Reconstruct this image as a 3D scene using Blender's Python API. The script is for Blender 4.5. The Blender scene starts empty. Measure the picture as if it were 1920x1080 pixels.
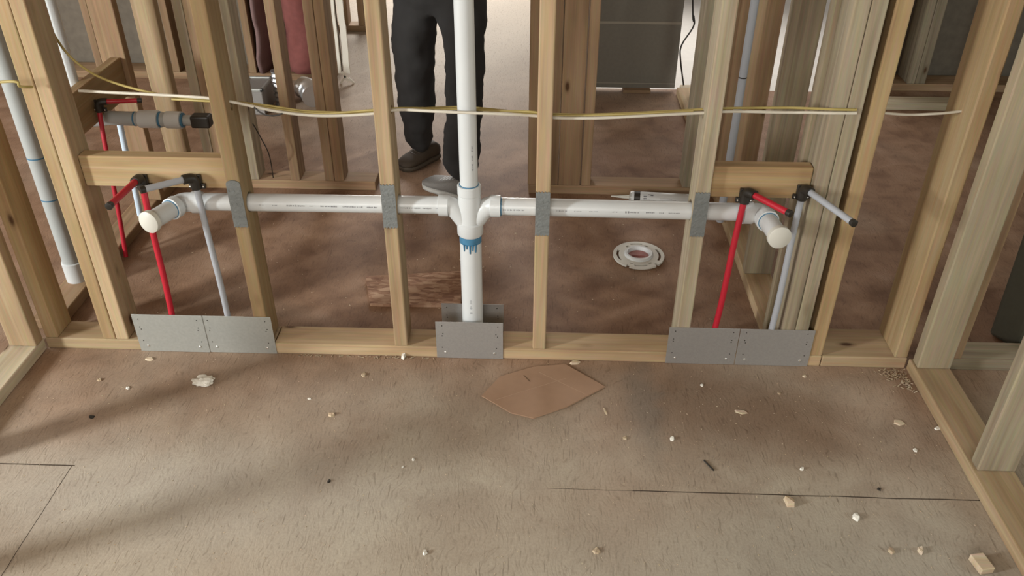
import bpy, bmesh, math, random
from mathutils import Vector, Matrix
random.seed(7)
C = bpy.context.scene.collection
SC = bpy.context.scene
PI = math.pi
# ------------------------------------------------------------------ camera
CAM = Vector((0.40855, -1.96892, 1.56227))
YAW, PITCH, ROLL = 0.03197, 0.58658, 0.004093
FPX = 1583.76
def cam_axes():
    cy, sy, cp, sp, cr, sr = math.cos(YAW), math.sin(YAW), math.cos(PITCH), math.sin(PITCH), math.cos(ROLL), math.sin(ROLL)
    right = Vector((cy, sy, 0)); f0 = Vector((-sy, cy, 0)); up0 = Vector((0, 0, 1))
    f = f0*cp - up0*sp; up = f0*sp + up0*cp
    return right*cr + up*sr, -right*sr + up*cr, f
CR, CU, CF = cam_axes()
cd = bpy.data.cameras.new('camera'); cam = bpy.data.objects.new('camera', cd); C.objects.link(cam)
cd.sensor_width = 36; cd.lens = FPX/1920*36; cd.clip_start = 0.02
m = Matrix((CR, CU, -CF)).transposed().to_4x4(); m.translation = CAM; cam.matrix_world = m
SC.camera = cam
SC.view_settings.view_transform = 'Standard'; SC.view_settings.look = 'None'
SC.view_settings.exposure = -0.47; SC.view_settings.gamma = 1.0; SC.view_settings.use_curve_mapping = False
# ------------------------------------------------------------------ light
w = bpy.data.worlds.new('overcast_sky'); SC.world = w; w.use_nodes = True
bg = w.node_tree.nodes['Background']; bg.inputs[0].default_value = (0.95, 0.97, 1.0, 1); bg.inputs[1].default_value = 1.1
def area(name, loc, target, sx, sy, power, col):
    l = bpy.data.lights.new(name, 'AREA'); l.shape = 'RECTANGLE'; l.size = sx; l.size_y = sy; l.energy = power; l.color = col
    o = bpy.data.objects.new(name, l); C.objects.link(o); o.location = loc
    o.rotation_euler = (Vector(target)-Vector(loc)).to_track_quat('-Z', 'Y').to_euler(); return o
area('window_light_left', (-3.8, -2.25, 1.55), (-0.4, -0.3, 0.1), 0.42, 0.9, 300, (0.97, 1.0, 0.97))
area('window_light_behind', (-0.4, -4.6, 2.0), (0.4, 0, 0.2), 2.6, 1.2, 135, (1.0, 0.95, 0.87))
area('window_light_right', (4.4, -1.6, 1.5), (1.2, -0.4, 0.1), 1.4, 1.2, 55, (0.9, 1.0, 0.93))
area('patio_door_light', (1.2, 3.2, 1.5), (0.7, 0.7, 0.0), 1.3, 1.9, 46, (1.0, 0.95, 0.90))
area('far_room_window_light', (-0.5, 5.9, 1.7), (-0.2, 3.0, 0.0), 1.6, 1.2, 250, (1.0, 0.97, 0.93))
area('left_room_window_light', (-4.0, 1.4, 1.6), (-1.2, 0.9, 0.2), 1.1, 1.1, 55, (1.0, 0.99, 0.97))
sl = bpy.data.lights.new('sun', 'SUN'); sl.energy = 4.0; sl.angle = 0.02; sl.color = (1, .97, .92)
so = bpy.data.objects.new('sun', sl); C.objects.link(so); so.rotation_euler = (math.radians(35), 0, math.radians(160))

# ------------------------------------------------------------------ pixel -> world (measuring aid for positions)
def ray(U, V): return CF + CR*((U-960)/FPX) + CU*((540-V)/FPX)
def pln(U, V, ax, val):
    d = ray(U, V); return CAM + d*((val-CAM[ax])/d[ax])
def PZ(U, V, z=0.0): return pln(U, V, 2, z)
def PY(U, V, y=0.0): return pln(U, V, 1, y)

# ------------------------------------------------------------------ materials
def newmat(name):
    m = bpy.data.materials.new(name); m.use_nodes = True
    nt = m.node_tree; return m, nt, nt.nodes['Principled BSDF']
def N(nt, t, **k):
    n = nt.nodes.new(t)
    for a, b in k.items(): setattr(n, a, b)
    return n
def ramp(nt, stops, interp='LINEAR'):
    r = nt.nodes.new('ShaderNodeValToRGB'); r.color_ramp.interpolation = interp
    e = r.color_ramp.elements
    while len(e) < len(stops): e.new(0.5)
    for i, (p, c) in enumerate(stops): e[i].position = p; e[i].color = (*c, 1) if len(c) == 3 else c
    return r
def mixc(nt, fac, a, b, mode='MIX'):
    n = nt.nodes.new('ShaderNodeMix'); n.data_type = 'RGBA'; n.blend_type = mode
    for i, v in ((0, fac), (6, a), (7, b)):
        if hasattr(v, 'is_output') or hasattr(v, 'links'): nt.links.new(v, n.inputs[i])
        else: n.inputs[i].default_value = v if i == 0 else (*v, 1)
    return n.outputs[2]
def plain(name, col, rough=0.5, metal=0.0, bump=0, bscale=60, var=0.0, spec=None):
    m, nt, b = newmat(name); L = nt.links.new
    b.inputs['Base Color'].default_value = (*col, 1); b.inputs['Roughness'].default_value = rough; b.inputs['Metallic'].default_value = metal
    if spec is not None: b.inputs['Specular IOR Level'].default_value = spec
    tc = N(nt, 'ShaderNodeTexCoord')
    if var or bump:
        no = N(nt, 'ShaderNodeTexNoise'); no.inputs['Scale'].default_value = bscale; no.inputs['Detail'].default_value = 4
        L(tc.outputs['Object'], no.inputs['Vector'])
        if var:
            c = mixc(nt, no.outputs['Fac'], tuple(x*(1-var) for x in col), tuple(min(1, x*(1+var)) for x in col)); L(c, b.inputs['Base Color'])
        if bump:
            bu = N(nt, 'ShaderNodeBump'); bu.inputs['Strength'].default_value = bump; bu.inputs['Distance'].default_value = 0.003
            L(no.outputs['Fac'], bu.inputs['Height']); L(bu.outputs['Normal'], b.inputs['Normal'])
    return m
def wood(name, axis, dark, mid, light, knots=True, stripes=0.35, rough=0.75):
    m, nt, b = newmat(name); L = nt.links.new
    tc = N(nt, 'ShaderNodeTexCoord'); oi = N(nt, 'ShaderNodeObjectInfo')
    add = N(nt, 'ShaderNodeVectorMath', operation='MULTIPLY_ADD')
    comb = N(nt, 'ShaderNodeCombineXYZ')
    for i in range(3): L(oi.outputs['Random'], comb.inputs[i])
    L(comb.outputs[0], add.inputs[0]); add.inputs[1].default_value = (13.1, 29.7, 41.3); L(tc.outputs['Object'], add.inputs[2])
    def mp(across, along):
        s = [across]*3; s[axis] = along
        n = N(nt, 'ShaderNodeMapping'); n.inputs['Scale'].default_value = s; L(add.outputs[0], n.inputs['Vector']); return n
    n1 = N(nt, 'ShaderNodeTexNoise'); n1.inputs['Scale'].default_value = 1; n1.inputs['Detail'].default_value = 6; n1.inputs['Distortion'].default_value = 0.6
    L(mp(42, 1.3).outputs[0], n1.inputs['Vector'])
    n2 = N(nt, 'ShaderNodeTexNoise'); n2.inputs['Scale'].default_value = 1; n2.inputs['Detail'].default_value = 3
    L(mp(9, 2.2).outputs[0], n2.inputs['Vector'])
    n3 = N(nt, 'ShaderNodeTexNoise'); n3.inputs['Scale'].default_value = 1; n3.inputs['Detail'].default_value = 8
    L(mp(230, 9).outputs[0], n3.inputs['Vector'])
    r = ramp(nt, [(0.3, dark), (0.5, mid), (0.68, light)])
    mx = N(nt, 'ShaderNodeMath', operation='MULTIPLY_ADD'); L(n1.outputs['Fac'], mx.inputs[0]); mx.inputs[1].default_value = stripes*1.6
    m2 = N(nt, 'ShaderNodeMath', operation='MULTIPLY_ADD'); L(n2.outputs['Fac'], m2.inputs[0]); m2.inputs[1].default_value = 1.0-stripes; m2.inputs[2].default_value = -stripes*0.3
    L(m2.outputs[0], mx.inputs[2]); L(mx.outputs[0], r.inputs['Fac'])
    col = r.outputs['Color']
    col = mixc(nt, 0.22, col, n3.outputs['Color'], 'OVERLAY')
    # per-board hue shift
    hs = N(nt, 'ShaderNodeHueSaturation'); mr = N(nt, 'ShaderNodeMapRange'); L(oi.outputs['Random'], mr.inputs[0]); mr.inputs[3].default_value = 0.72; mr.inputs[4].default_value = 0.98
    L(mr.outputs[0], hs.inputs['Value']); L(col, hs.inputs['Color']); hs.inputs['Saturation'].default_value = 0.92; col = hs.outputs['Color']
    if knots:
        v = N(nt, 'ShaderNodeTexVoronoi'); v.inputs['Scale'].default_value = 1; L(mp(13, 5.5).outputs[0], v.inputs['Vector'])
        kr = ramp(nt, [(0.06, (1, 1, 1)), (0.13, (0.25, 0.25, 0.25)), (0.2, (0, 0, 0))]); L(v.outputs['Distance'], kr.inputs['Fac'])
        pick = N(nt, 'ShaderNodeSeparateColor'); L(v.outputs['Color'], pick.inputs[0])
        gt = N(nt, 'ShaderNodeMath', operation='GREATER_THAN'); L(pick.outputs[0], gt.inputs[0]); gt.inputs[1].default_value = 0.62
        mu = N(nt, 'ShaderNodeMath', operation='MULTIPLY'); L(kr.outputs['Color'], mu.inputs[0]); L(gt.outputs[0], mu.inputs[1])
        col = mixc(nt, mu.outputs[0], col, (0.075, 0.035, 0.014))
    L(col, b.inputs['Base Color']); b.inputs['Roughness'].default_value = rough
    b.inputs['Specular IOR Level'].default_value = 0.25
    bu = N(nt, 'ShaderNodeBump'); bu.inputs['Strength'].default_value = 0.25; bu.inputs['Distance'].default_value = 0.001
    L(n3.outputs['Fac'], bu.inputs['Height']); L(bu.outputs['Normal'], b.inputs['Normal'])
    return m
TONES = {
 'pine':  ((0.30, 0.19, 0.095), (0.42, 0.29, 0.155), (0.52, 0.38, 0.22)),
 'gold':  ((0.30, 0.18, 0.075), (0.40, 0.265, 0.12), (0.48, 0.345, 0.18)),
 'pale':  ((0.36, 0.29, 0.19), (0.47, 0.39, 0.265), (0.56, 0.48, 0.34)),
 'brown': ((0.22, 0.13, 0.065), (0.32, 0.20, 0.105), (0.40, 0.265, 0.15)),
 'tan': ((0.26, 0.20, 0.125), (0.35, 0.28, 0.175), (0.42, 0.34, 0.22)),
 'weathered': ((0.20, 0.155, 0.10), (0.31, 0.25, 0.165), (0.40, 0.335, 0.225)),
}
W = {}
def wm(tone, axis):
    k = (tone, axis)
    if k not in W: W[k] = wood('%s_lumber_%s' % (tone, 'xyz'[axis]), axis, *TONES[tone], stripes=0.55 if tone in ('weathered', 'pale') else 0.38)
    return W[k]
PVC = plain('white_pvc', (0.56, 0.58, 0.59), 0.32, var=0.05, bscale=14)
PVCG = plain('greyed_pvc', (0.38, 0.40, 0.40), 0.4, var=0.06, bscale=12)
PVCO = plain('cream_pvc_cap', (0.56, 0.55, 0.50), 0.45)
BLUE = plain('blue_pipe_primer', (0.05, 0.17, 0.29), 0.5, var=0.3)
RED = plain('red_pex', (0.42, 0.012, 0.028), 0.4)
GREY = plain('grey_pex', (0.34, 0.355, 0.39), 0.45)
BPEX = plain('pale_blue_pex', (0.60, 0.72, 0.85), 0.45)
BLACK = plain('black_plastic', (0.018, 0.015, 0.012), 0.45, var=0.3)
GALV = plain('galvanised_steel', (0.36, 0.35, 0.34), 0.48, 0.55, bump=0.15, bscale=180, var=0.12)
GALVL = plain('bright_galvanised_steel', (0.47, 0.49, 0.47), 0.42, 0.6, bump=0.15, bscale=120, var=0.12)
GUARD = plain('stud_guard_steel', (0.20, 0.215, 0.215), 0.5, 0.4, bump=0.5, bscale=150, var=0.2)
NAIL = plain('bright_nail_steel', (0.75, 0.75, 0.72), 0.25, 0.8)
HOLE = plain('dark_hole', (0.03, 0.025, 0.02), 0.9)
YEL = plain('yellow_cable_sheath', (0.38, 0.30, 0.10), 0.5)
WHC = plain('white_cable_sheath', (0.55, 0.51, 0.43), 0.5)
INK = plain('grey_print_ink', (0.13, 0.13, 0.15), 0.6)
CARD = plain('brown_cardboard', (0.34, 0.215, 0.14), 0.85, bump=0.15, bscale=40, var=0.08)
PAPER = plain('white_paper', (0.72, 0.70, 0.64), 0.8, var=0.05)
CHIP = wood('wood_chip', 0, (0.42, 0.30, 0.18), (0.56, 0.44, 0.30), (0.68, 0.58, 0.44), knots=False)
JEAN = plain('dark_denim', (0.020, 0.019, 0.019), 0.9, bump=0.5, bscale=25, var=0.25)
SHIRT = plain('grey_shirt', (0.10, 0.10, 0.11), 0.9, bump=0.3, bscale=18, var=0.1)
SKIN = plain('skin', (0.50, 0.30, 0.21), 0.55)
HAIR = plain('brown_hair', (0.05, 0.03, 0.018), 0.7, var=0.3, bscale=120)
SHOE = plain('grey_sneaker_mesh', (0.14, 0.13, 0.12), 0.7, bump=0.5, bscale=260, var=0.3)
SOLE = plain('pale_sole', (0.32, 0.31, 0.29), 0.6)
PINK = plain('pink_insulation', (0.21, 0.068, 0.060), 0.95, bump=1.0, bscale=30, var=0.25)
FOIL = plain('silver_duct_foil', (0.65, 0.66, 0.68), 0.28, 0.85, bump=0.6, bscale=40)
PANEL = plain('dark_grey_board', (0.165, 0.15, 0.125), 0.8, bump=0.2, bscale=60, var=0.12)
WRAP = plain('torn_white_wrap', (0.72, 0.68, 0.60), 0.8, bump=0.4, bscale=50)
SHEATH = plain('grey_wall_sheathing', (0.17, 0.145, 0.115), 0.9, bump=0.4, bscale=25, var=0.3)
CONC = plain('pale_patio_concrete', (0.72, 0.70, 0.66), 0.9, bump=0.3, bscale=20, var=0.08)
TUB = plain('dark_green_plastic', (0.085, 0.085, 0.065), 0.55, var=0.15)

def osb(name, base, hi, lo, scale=60):
    m, nt, b = newmat(name); L = nt.links.new
    tc = N(nt, 'ShaderNodeTexCoord')
    cols = None
    for rot, sx in ((0.4, 1.0), (1.7, 0.9), (2.6, 1.1)):
        mp = N(nt, 'ShaderNodeMapping'); mp.inputs['Rotation'].default_value = (0, 0, rot); mp.inputs['Scale'].default_value = (sx*scale*0.5, sx*scale*1.35, 1)
        L(tc.outputs['Object'], mp.inputs['Vector'])
        v = N(nt, 'ShaderNodeTexVoronoi'); v.inputs['Scale'].default_value = 1; L(mp.outputs[0], v.inputs['Vector'])
        s = N(nt, 'ShaderNodeSeparateColor'); L(v.outputs['Color'], s.inputs[0])
        cols = s.outputs[0] if cols is None else mixc(nt, 0.45, cols, s.outputs[0])
    r = ramp(nt, [(0.2, lo), (0.5, base), (0.8, hi)]); L(cols, r.inputs['Fac']); L(r.outputs['Color'], b.inputs['Base Color'])
    b.inputs['Roughness'].default_value = 0.85
    bu = N(nt, 'ShaderNodeBump'); bu.inputs['Strength'].default_value = 0.5; bu.inputs['Distance'].default_value = 0.002
    L(cols, bu.inputs['Height']); L(bu.outputs['Normal'], b.inputs['Normal'])
    return m
OSB = osb('oriented_strand_board', (0.33, 0.19, 0.12), (0.46, 0.31, 0.21), (0.2, 0.10, 0.06))
OSBC = osb('ceiling_strand_board', (0.36, 0.25, 0.15), (0.45, 0.33, 0.2), (0.25, 0.16, 0.09), 20)

def floor_mat():
    m, nt, b = newmat('subfloor_panel'); L = nt.links.new
    tc = N(nt, 'ShaderNodeTexCoord'); sp = N(nt, 'ShaderNodeSeparateXYZ'); L(tc.outputs['Object'], sp.inputs[0])
    def noise(scale, det=5, dist=0.0, vec=None):
        n = N(nt, 'ShaderNodeTexNoise'); n.inputs['Scale'].default_value = scale; n.inputs['Detail'].default_value = det; n.inputs['Distortion'].default_value = dist
        L(vec or tc.outputs['Object'], n.inputs['Vector']); return n
    big = noise(1.5, 4, 0.3); med = noise(9, 6, 0.4); fine = noise(160, 5)
    bare = ramp(nt, [(0.3, (0.19, 0.105, 0.062)), (0.55, (0.28, 0.168, 0.105)), (0.75, (0.34, 0.22, 0.15))]); L(med.outputs['Fac'], bare.inputs['Fac'])
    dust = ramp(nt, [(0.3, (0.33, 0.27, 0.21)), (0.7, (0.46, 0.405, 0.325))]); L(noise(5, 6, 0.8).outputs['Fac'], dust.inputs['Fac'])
    # dusty tone on the near floor, fading to bare further in
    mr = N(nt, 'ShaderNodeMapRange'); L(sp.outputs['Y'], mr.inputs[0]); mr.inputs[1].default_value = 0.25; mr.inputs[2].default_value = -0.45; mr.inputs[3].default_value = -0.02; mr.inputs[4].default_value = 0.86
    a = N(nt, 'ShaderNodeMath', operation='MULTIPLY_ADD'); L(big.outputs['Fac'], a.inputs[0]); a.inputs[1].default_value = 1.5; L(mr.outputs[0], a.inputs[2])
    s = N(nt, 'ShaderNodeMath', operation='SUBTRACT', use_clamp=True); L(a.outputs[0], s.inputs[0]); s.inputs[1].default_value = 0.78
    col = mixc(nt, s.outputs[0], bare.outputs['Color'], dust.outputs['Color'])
    # colour patches; the brown one paints soft shade before the right steel plates
    def blob(cx, cy, rx, ry, soft):
        mp = N(nt, 'ShaderNodeMapping'); mp.vector_type = 'TEXTURE'; mp.inputs['Location'].default_value = (cx, cy, 0); mp.inputs['Scale'].default_value = (rx, ry, 1)
        ad = N(nt, 'ShaderNodeVectorMath', operation='MULTIPLY_ADD'); L(med.outputs['Color'], ad.inputs[0]); ad.inputs[1].default_value = (0.12, 0.12, 0); L(tc.outputs['Object'], ad.inputs[2])
        L(ad.outputs[0], mp.inputs['Vector'])
        ln = N(nt, 'ShaderNodeVectorMath', operation='LENGTH'); L(mp.outputs[0], ln.inputs[0])
        r = N(nt, 'ShaderNodeMapRange', interpolation_type='SMOOTHSTEP'); L(ln.outputs[1], r.inputs[0]); r.inputs[1].default_value = 1+soft; r.inputs[2].default_value = 1-soft
        mu = N(nt, 'ShaderNodeMath', operation='MULTIPLY'); L(r.outputs[0], mu.inputs[0]); return r.outputs[0]
    def tint(c, fac, cx, cy, rx, ry, soft, rgb):
        k = N(nt, 'ShaderNodeMath', operation='MULTIPLY'); L(blob(cx, cy, rx, ry, soft), k.inputs[0]); k.inputs[1].default_value = fac
        return mixc(nt, k.outputs[0], c, rgb)
    col = tint(col, 0.7, 1.03, -0.16, 0.26, 0.16, 0.75, (0.17, 0.10, 0.06))
    col = tint(col, 0.45, 0.78, -0.13, 0.045, 0.19, 0.6, (0.16, 0.145, 0.125))  # narrow dark streak
    col = tint(col, 0.35, -0.45, -0.50, 0.55, 0.16, 0.8, (0.47, 0.46, 0.42))  # greyish patches over the near floor
    col = tint(col, 0.4, -0.05, -0.75, 0.75, 0.20, 0.8, (0.46, 0.42, 0.34))
    col = tint(col, 0.45, 1.2, -0.72, 0.5, 0.2, 0.8, (0.38, 0.37, 0.32))
    col = tint(col, 0.9, -0.1, 3.5, 1.0, 1.6, 0.6, (0.50, 0.44, 0.36))  # window light on the far floor, painted in as a pale patch
    # strand texture: short fibres in two directions
    fib = None
    wn = noise(7, 3); wv = N(nt, 'ShaderNodeVectorMath', operation='MULTIPLY_ADD'); L(wn.outputs['Color'], wv.inputs[0]); wv.inputs[1].default_value = (0.10, 0.10, 0); L(tc.outputs['Object'], wv.inputs[2])
    for rot in (0.7, -0.5, 2.2, 1.5):
        mp = N(nt, 'ShaderNodeMapping'); mp.inputs['Rotation'].default_value = (0, 0, rot); mp.inputs['Scale'].default_value = (200, 34, 1); L(wv.outputs[0], mp.inputs['Vector'])
        n = N(nt, 'ShaderNodeTexNoise'); n.inputs['Scale'].default_value = 1; n.inputs['Detail'].default_value = 3; L(mp.outputs[0], n.inputs['Vector'])
        fib = n.outputs['Fac'] if fib is None else mixc(nt, 0.5, fib, n.outputs['Fac'])
    fr = ramp(nt, [(0.34, (0.55, 0.52, 0.50)), (0.47, (0.95, 0.95, 0.95)), (0.62, (1.0, 1.0, 1.0))]); L(fib, fr.inputs['Fac'])
    col = mixc(nt, 0.75, col, fr.outputs['Color'], 'MULTIPLY')
    for k_, (rot, thr) in enumerate(((0.95, .725), (1.35, .735), (-0.5, .73), (2.4, .735))):
        mp = N(nt, 'ShaderNodeMapping'); mp.inputs['Rotation'].default_value = (0, 0, rot); mp.inputs['Location'].default_value = (k_*3.3, 0, 0); mp.inputs['Scale'].default_value = (190, 11, 1); L(tc.outputs['Object'], mp.inputs['Vector'])
        n = N(nt, 'ShaderNodeTexNoise'); n.inputs['Scale'].default_value = 1; n.inputs['Detail'].default_value = 1; L(mp.outputs[0], n.inputs['Vector'])
        sc_ = ramp(nt, [(thr-.02, (1, 1, 1)), (thr+.02, (.45, .41, .38))]); L(n.outputs['Fac'], sc_.inputs['Fac']); col = mixc(nt, 0.5, col, sc_.outputs['Color'], 'MULTIPLY')
    fr2 = ramp(nt, [(0.3, (0.8, 0.8, 0.8)), (0.65, (1, 1, 1))]); L(fine.outputs['Fac'], fr2.inputs['Fac']); col = mixc(nt, 0.6, col, fr2.outputs['Color'], 'MULTIPLY')
    # panel joints
    def line(co, pos, half, lim_co, lo, hi):
        wob = N(nt, 'ShaderNodeMath', operation='MULTIPLY_ADD'); L(med.outputs['Fac'], wob.inputs[0]); wob.inputs[1].default_value = 0.006; L(co, wob.inputs[2])
        c = N(nt, 'ShaderNodeMath', operation='COMPARE'); L(wob.outputs[0], c.inputs[0]); c.inputs[1].default_value = pos+0.003; c.inputs[2].default_value = half
        c2 = N(nt, 'ShaderNodeMath', operation='COMPARE'); L(lim_co, c2.inputs[0]); c2.inputs[1].default_value = (lo+hi)/2; c2.inputs[2].default_value = (hi-lo)/2
        mu = N(nt, 'ShaderNodeMath', operation='MULTIPLY'); L(c.outputs[0], mu.inputs[0]); L(c2.outputs[0], mu.inputs[1]); return mu.outputs[0]
    for args in ((sp.outputs['Y'], -0.475, 0.0018, sp.outputs['X'], -3, -0.745), (sp.outputs['Y'], -0.507, 0.0016, sp.outputs['X'], 0.66, 3),
                 (sp.outputs['X'], -0.752, 0.0010, sp.outputs['Y'], -2, -0.475), (sp.outputs['Y'], -0.507, 0.0007, sp.outputs['X'], 0.45, 0.66)):
        col = mixc(nt, line(*args), col, (0.05, 0.035, 0.025))
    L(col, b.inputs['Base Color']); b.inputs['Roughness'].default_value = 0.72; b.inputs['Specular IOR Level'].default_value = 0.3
    bu = N(nt, 'ShaderNodeBump'); bu.inputs['Strength'].default_value = 0.75; bu.inputs['Distance'].default_value = 0.0022
    hh = mixc(nt, 0.3, fib, fine.outputs['Fac']); L(hh, bu.inputs['Height']); L(bu.outputs['Normal'], b.inputs['Normal'])
    return m
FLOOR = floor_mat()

# ------------------------------------------------------------------ object helpers
def link(name, bm, mat, parent=None, smooth=False, loc=None):
    me = bpy.data.meshes.new(name); bm.normal_update(); bm.to_mesh(me); bm.free()
    if smooth:
        for p in me.polygons: p.use_smooth = True
    me.materials.append(mat)
    o = bpy.data.objects.new(name, me); C.objects.link(o)
    if parent: o.parent = parent
    if loc is not None: o.location = loc
    return o
def tag(o, label, cat, group=None, kind=None):
    o['label'] = label; o['category'] = cat
    if group: o['group'] = group
    if kind: o['kind'] = kind
    return o
def struct(o): o['kind'] = 'structure'; return o
def merge(o, bm, mat):
    me = bpy.data.meshes.new('m'); bm.to_mesh(me); bm.free()
    b2 = bmesh.new(); b2.from_mesh(o.data); n = len(b2.faces); b2.from_mesh(me); b2.faces.ensure_lookup_table()
    o.data.materials.append(mat); k = len(o.data.materials)-1
    for f in b2.faces[n:]: f.material_index = k
    b2.to_mesh(o.data); b2.free(); bpy.data.meshes.remove(me)
def thing(name, label, cat, loc, group=None):
    o = bpy.data.objects.new(name, None); o.empty_display_size = 0.05; C.objects.link(o); o.location = loc; tag(o, label, cat, group); return o
def boxbm(bm, x0, x1, y0, y1, z0, z1, bev=0.0, M=None):
    vs = [bm.verts.new(v) for v in ((x0,y0,z0),(x1,y0,z0),(x1,y1,z0),(x0,y1,z0),(x0,y0,z1),(x1,y0,z1),(x1,y1,z1),(x0,y1,z1))]
    fs = [bm.faces.new([vs[i] for i in f]) for f in ((0,3,2,1),(4,5,6,7),(0,1,5,4),(1,2,6,5),(2,3,7,6),(3,0,4,7))]
    if bev:
        es = list({e for f in fs for e in f.edges})
        r = bmesh.ops.bevel(bm, geom=es, offset=bev, segments=2, affect='EDGES', profile=0.5)
        vs = list({v for f in r['faces'] for v in f.verts} | {v for v in vs if v.is_valid})
    if M is not None:
        for v in vs: v.co = M @ v.co
    return vs
def lumber(name, x0, x1, y0, y1, z0, z1, tone, label, cat='stud', group=None, parent=None, bev=0.0035, holes=()):
    cx, cy = (x0+x1)/2, (y0+y1)/2
    bm = bmesh.new(); boxbm(bm, x0-cx, x1-cx, y0-cy, y1-cy, 0, z1-z0, bev)
    ax = max(range(3), key=lambda i: (x1-x0, y1-y0, z1-z0)[i])
    o = link(name, bm, wm(tone, ax), parent, loc=(cx, cy, z0))
    if label: tag(o, label, cat, group)
    for (axis, c, r) in holes:
        cb = bmesh.new(); bmesh.ops.create_cone(cb, cap_ends=True, segments=28, radius1=r, radius2=r, depth=0.3)
        M = Matrix.Translation(Vector(c)-Vector((cx, cy, z0))) @ (Matrix.Rotation(PI/2, 4, 'Y') if axis == 0 else Matrix.Identity(4))
        bmesh.ops.transform(cb, matrix=M, verts=cb.verts)
        cm = bpy.data.meshes.new('cut'); cb.to_mesh(cm); cb.free(); co = bpy.data.objects.new('cut', cm); C.objects.link(co); co.location = o.location
        mod = o.modifiers.new('b', 'BOOLEAN'); mod.operation = 'DIFFERENCE'; mod.object = co; mod.solver = 'EXACT'
        bpy.context.view_layer.update()
        dg = bpy.context.evaluated_depsgraph_get(); nm = bpy.data.meshes.new_from_object(o.evaluated_get(dg))
        o.modifiers.clear(); o.data = nm; bpy.data.objects.remove(co)
    return o
def tubebm(bm, pts, radii, seg=24, cap=True):
    pts = [Vector(p) for p in pts]
    if not hasattr(radii, '__len__'): radii = [radii]*len(pts)
    rings = []; ref = None
    for i, p in enumerate(pts):
        if i == 0: t = pts[1]-p
        elif i == len(pts)-1: t = p-pts[i-1]
        else:
            a = (p-pts[i-1]); b = (pts[i+1]-p)
            t = (a.normalized() if a.length > 1e-9 else b)+(b.normalized() if b.length > 1e-9 else a)
        if t.length < 1e-9: t = Vector((0, 0, 1))
        t.normalize()
        if ref is None: ref = Vector((0, 0, 1)) if abs(t.z) < 0.9 else Vector((1, 0, 0))
        n = (ref - t*ref.dot(t)).normalized(); bn = t.cross(n); ref = n
        rings.append([bm.verts.new(p + (n*math.cos(2*PI*k/seg)+bn*math.sin(2*PI*k/seg))*radii[i]) for k in range(seg)])
    for a, b in zip(rings, rings[1:]):
        for k in range(seg): bm.faces.new((a[k], a[(k+1) % seg], b[(k+1) % seg], b[k]))
    if cap: bm.faces.new(list(reversed(rings[0]))); bm.faces.new(rings[-1])
    return bm
def tube(name, pts, radii, mat, parent=None, seg=24, loc=None):
    bm = bmesh.new(); tubebm(bm, pts, radii, seg); bmesh.ops.recalc_face_normals(bm, faces=bm.faces)
    o = link(name, bm, mat, parent, True)
    md = o.data
    try: md.set_sharp_from_angle(angle=math.radians(40))
    except Exception: pass
    return o
def curve_pts(ctrl, n=10):
    ctrl = [Vector(p) for p in ctrl]; out = []
    P = [ctrl[0]*2-ctrl[1]] + ctrl + [ctrl[-1]*2-ctrl[-2]]
    for i in range(1, len(P)-2):
        for k in range(n):
            t = k/n; a, b, c, d = P[i-1], P[i], P[i+1], P[i+2]
            out.append(0.5*((2*b)+(c-a)*t+(2*a-5*b+4*c-d)*t*t+(3*b-a-3*c+d)*t**3))
    out.append(ctrl[-1]); return out
def arc_bend(p0, corner, p1, r, n=8):
    """points p0 -> rounded corner -> p1"""
    p0, c, p1 = Vector(p0), Vector(corner), Vector(p1); a = (p0-c).normalized(); b = (p1-c).normalized()
    ang = a.angle(b); d = r/math.tan(ang/2); s, e = c+a*d, c+b*d
    out = [p0]
    for k in range(n+1):
        t = k/n; out.append(s.lerp(c, t).lerp(c.lerp(e, t), t))
    out.append(p1); return out
def flat(name, pts, z0, th, mat, parent=None):
    bm = bmesh.new(); a = [bm.verts.new((p[0], p[1], z0)) for p in pts]; b = [bm.verts.new((p[0], p[1], z0+th)) for p in pts]
    n = len(pts); bm.faces.new(list(reversed(a))); bm.faces.new(b)
    for i in range(n): bm.faces.new((a[i], a[(i+1) % n], b[(i+1) % n], b[i]))
    bmesh.ops.recalc_face_normals(bm, faces=bm.faces)
    return link(name, bm, mat, parent)

# ------------------------------------------------------------------ room shell
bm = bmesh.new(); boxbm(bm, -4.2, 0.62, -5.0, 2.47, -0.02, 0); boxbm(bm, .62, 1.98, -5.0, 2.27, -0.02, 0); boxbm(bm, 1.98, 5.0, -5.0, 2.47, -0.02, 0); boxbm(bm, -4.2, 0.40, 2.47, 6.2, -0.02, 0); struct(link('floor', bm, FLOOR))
bm = bmesh.new(); boxbm(bm, 0.64, 1.96, 2.275, 8.0, -0.10, -0.012); boxbm(bm, .43, .64, 2.55, 8, -.1, -.012); boxbm(bm, 1.96, 5.6, 2.55, 8, -.1, -.012); struct(link('trim_1', bm, CONC))
bm = bmesh.new(); boxbm(bm, -4.3, 5.1, -5.1, 6.3, 2.70, 2.72)
o = struct(link('ceiling', bm, OSBC))
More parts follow.
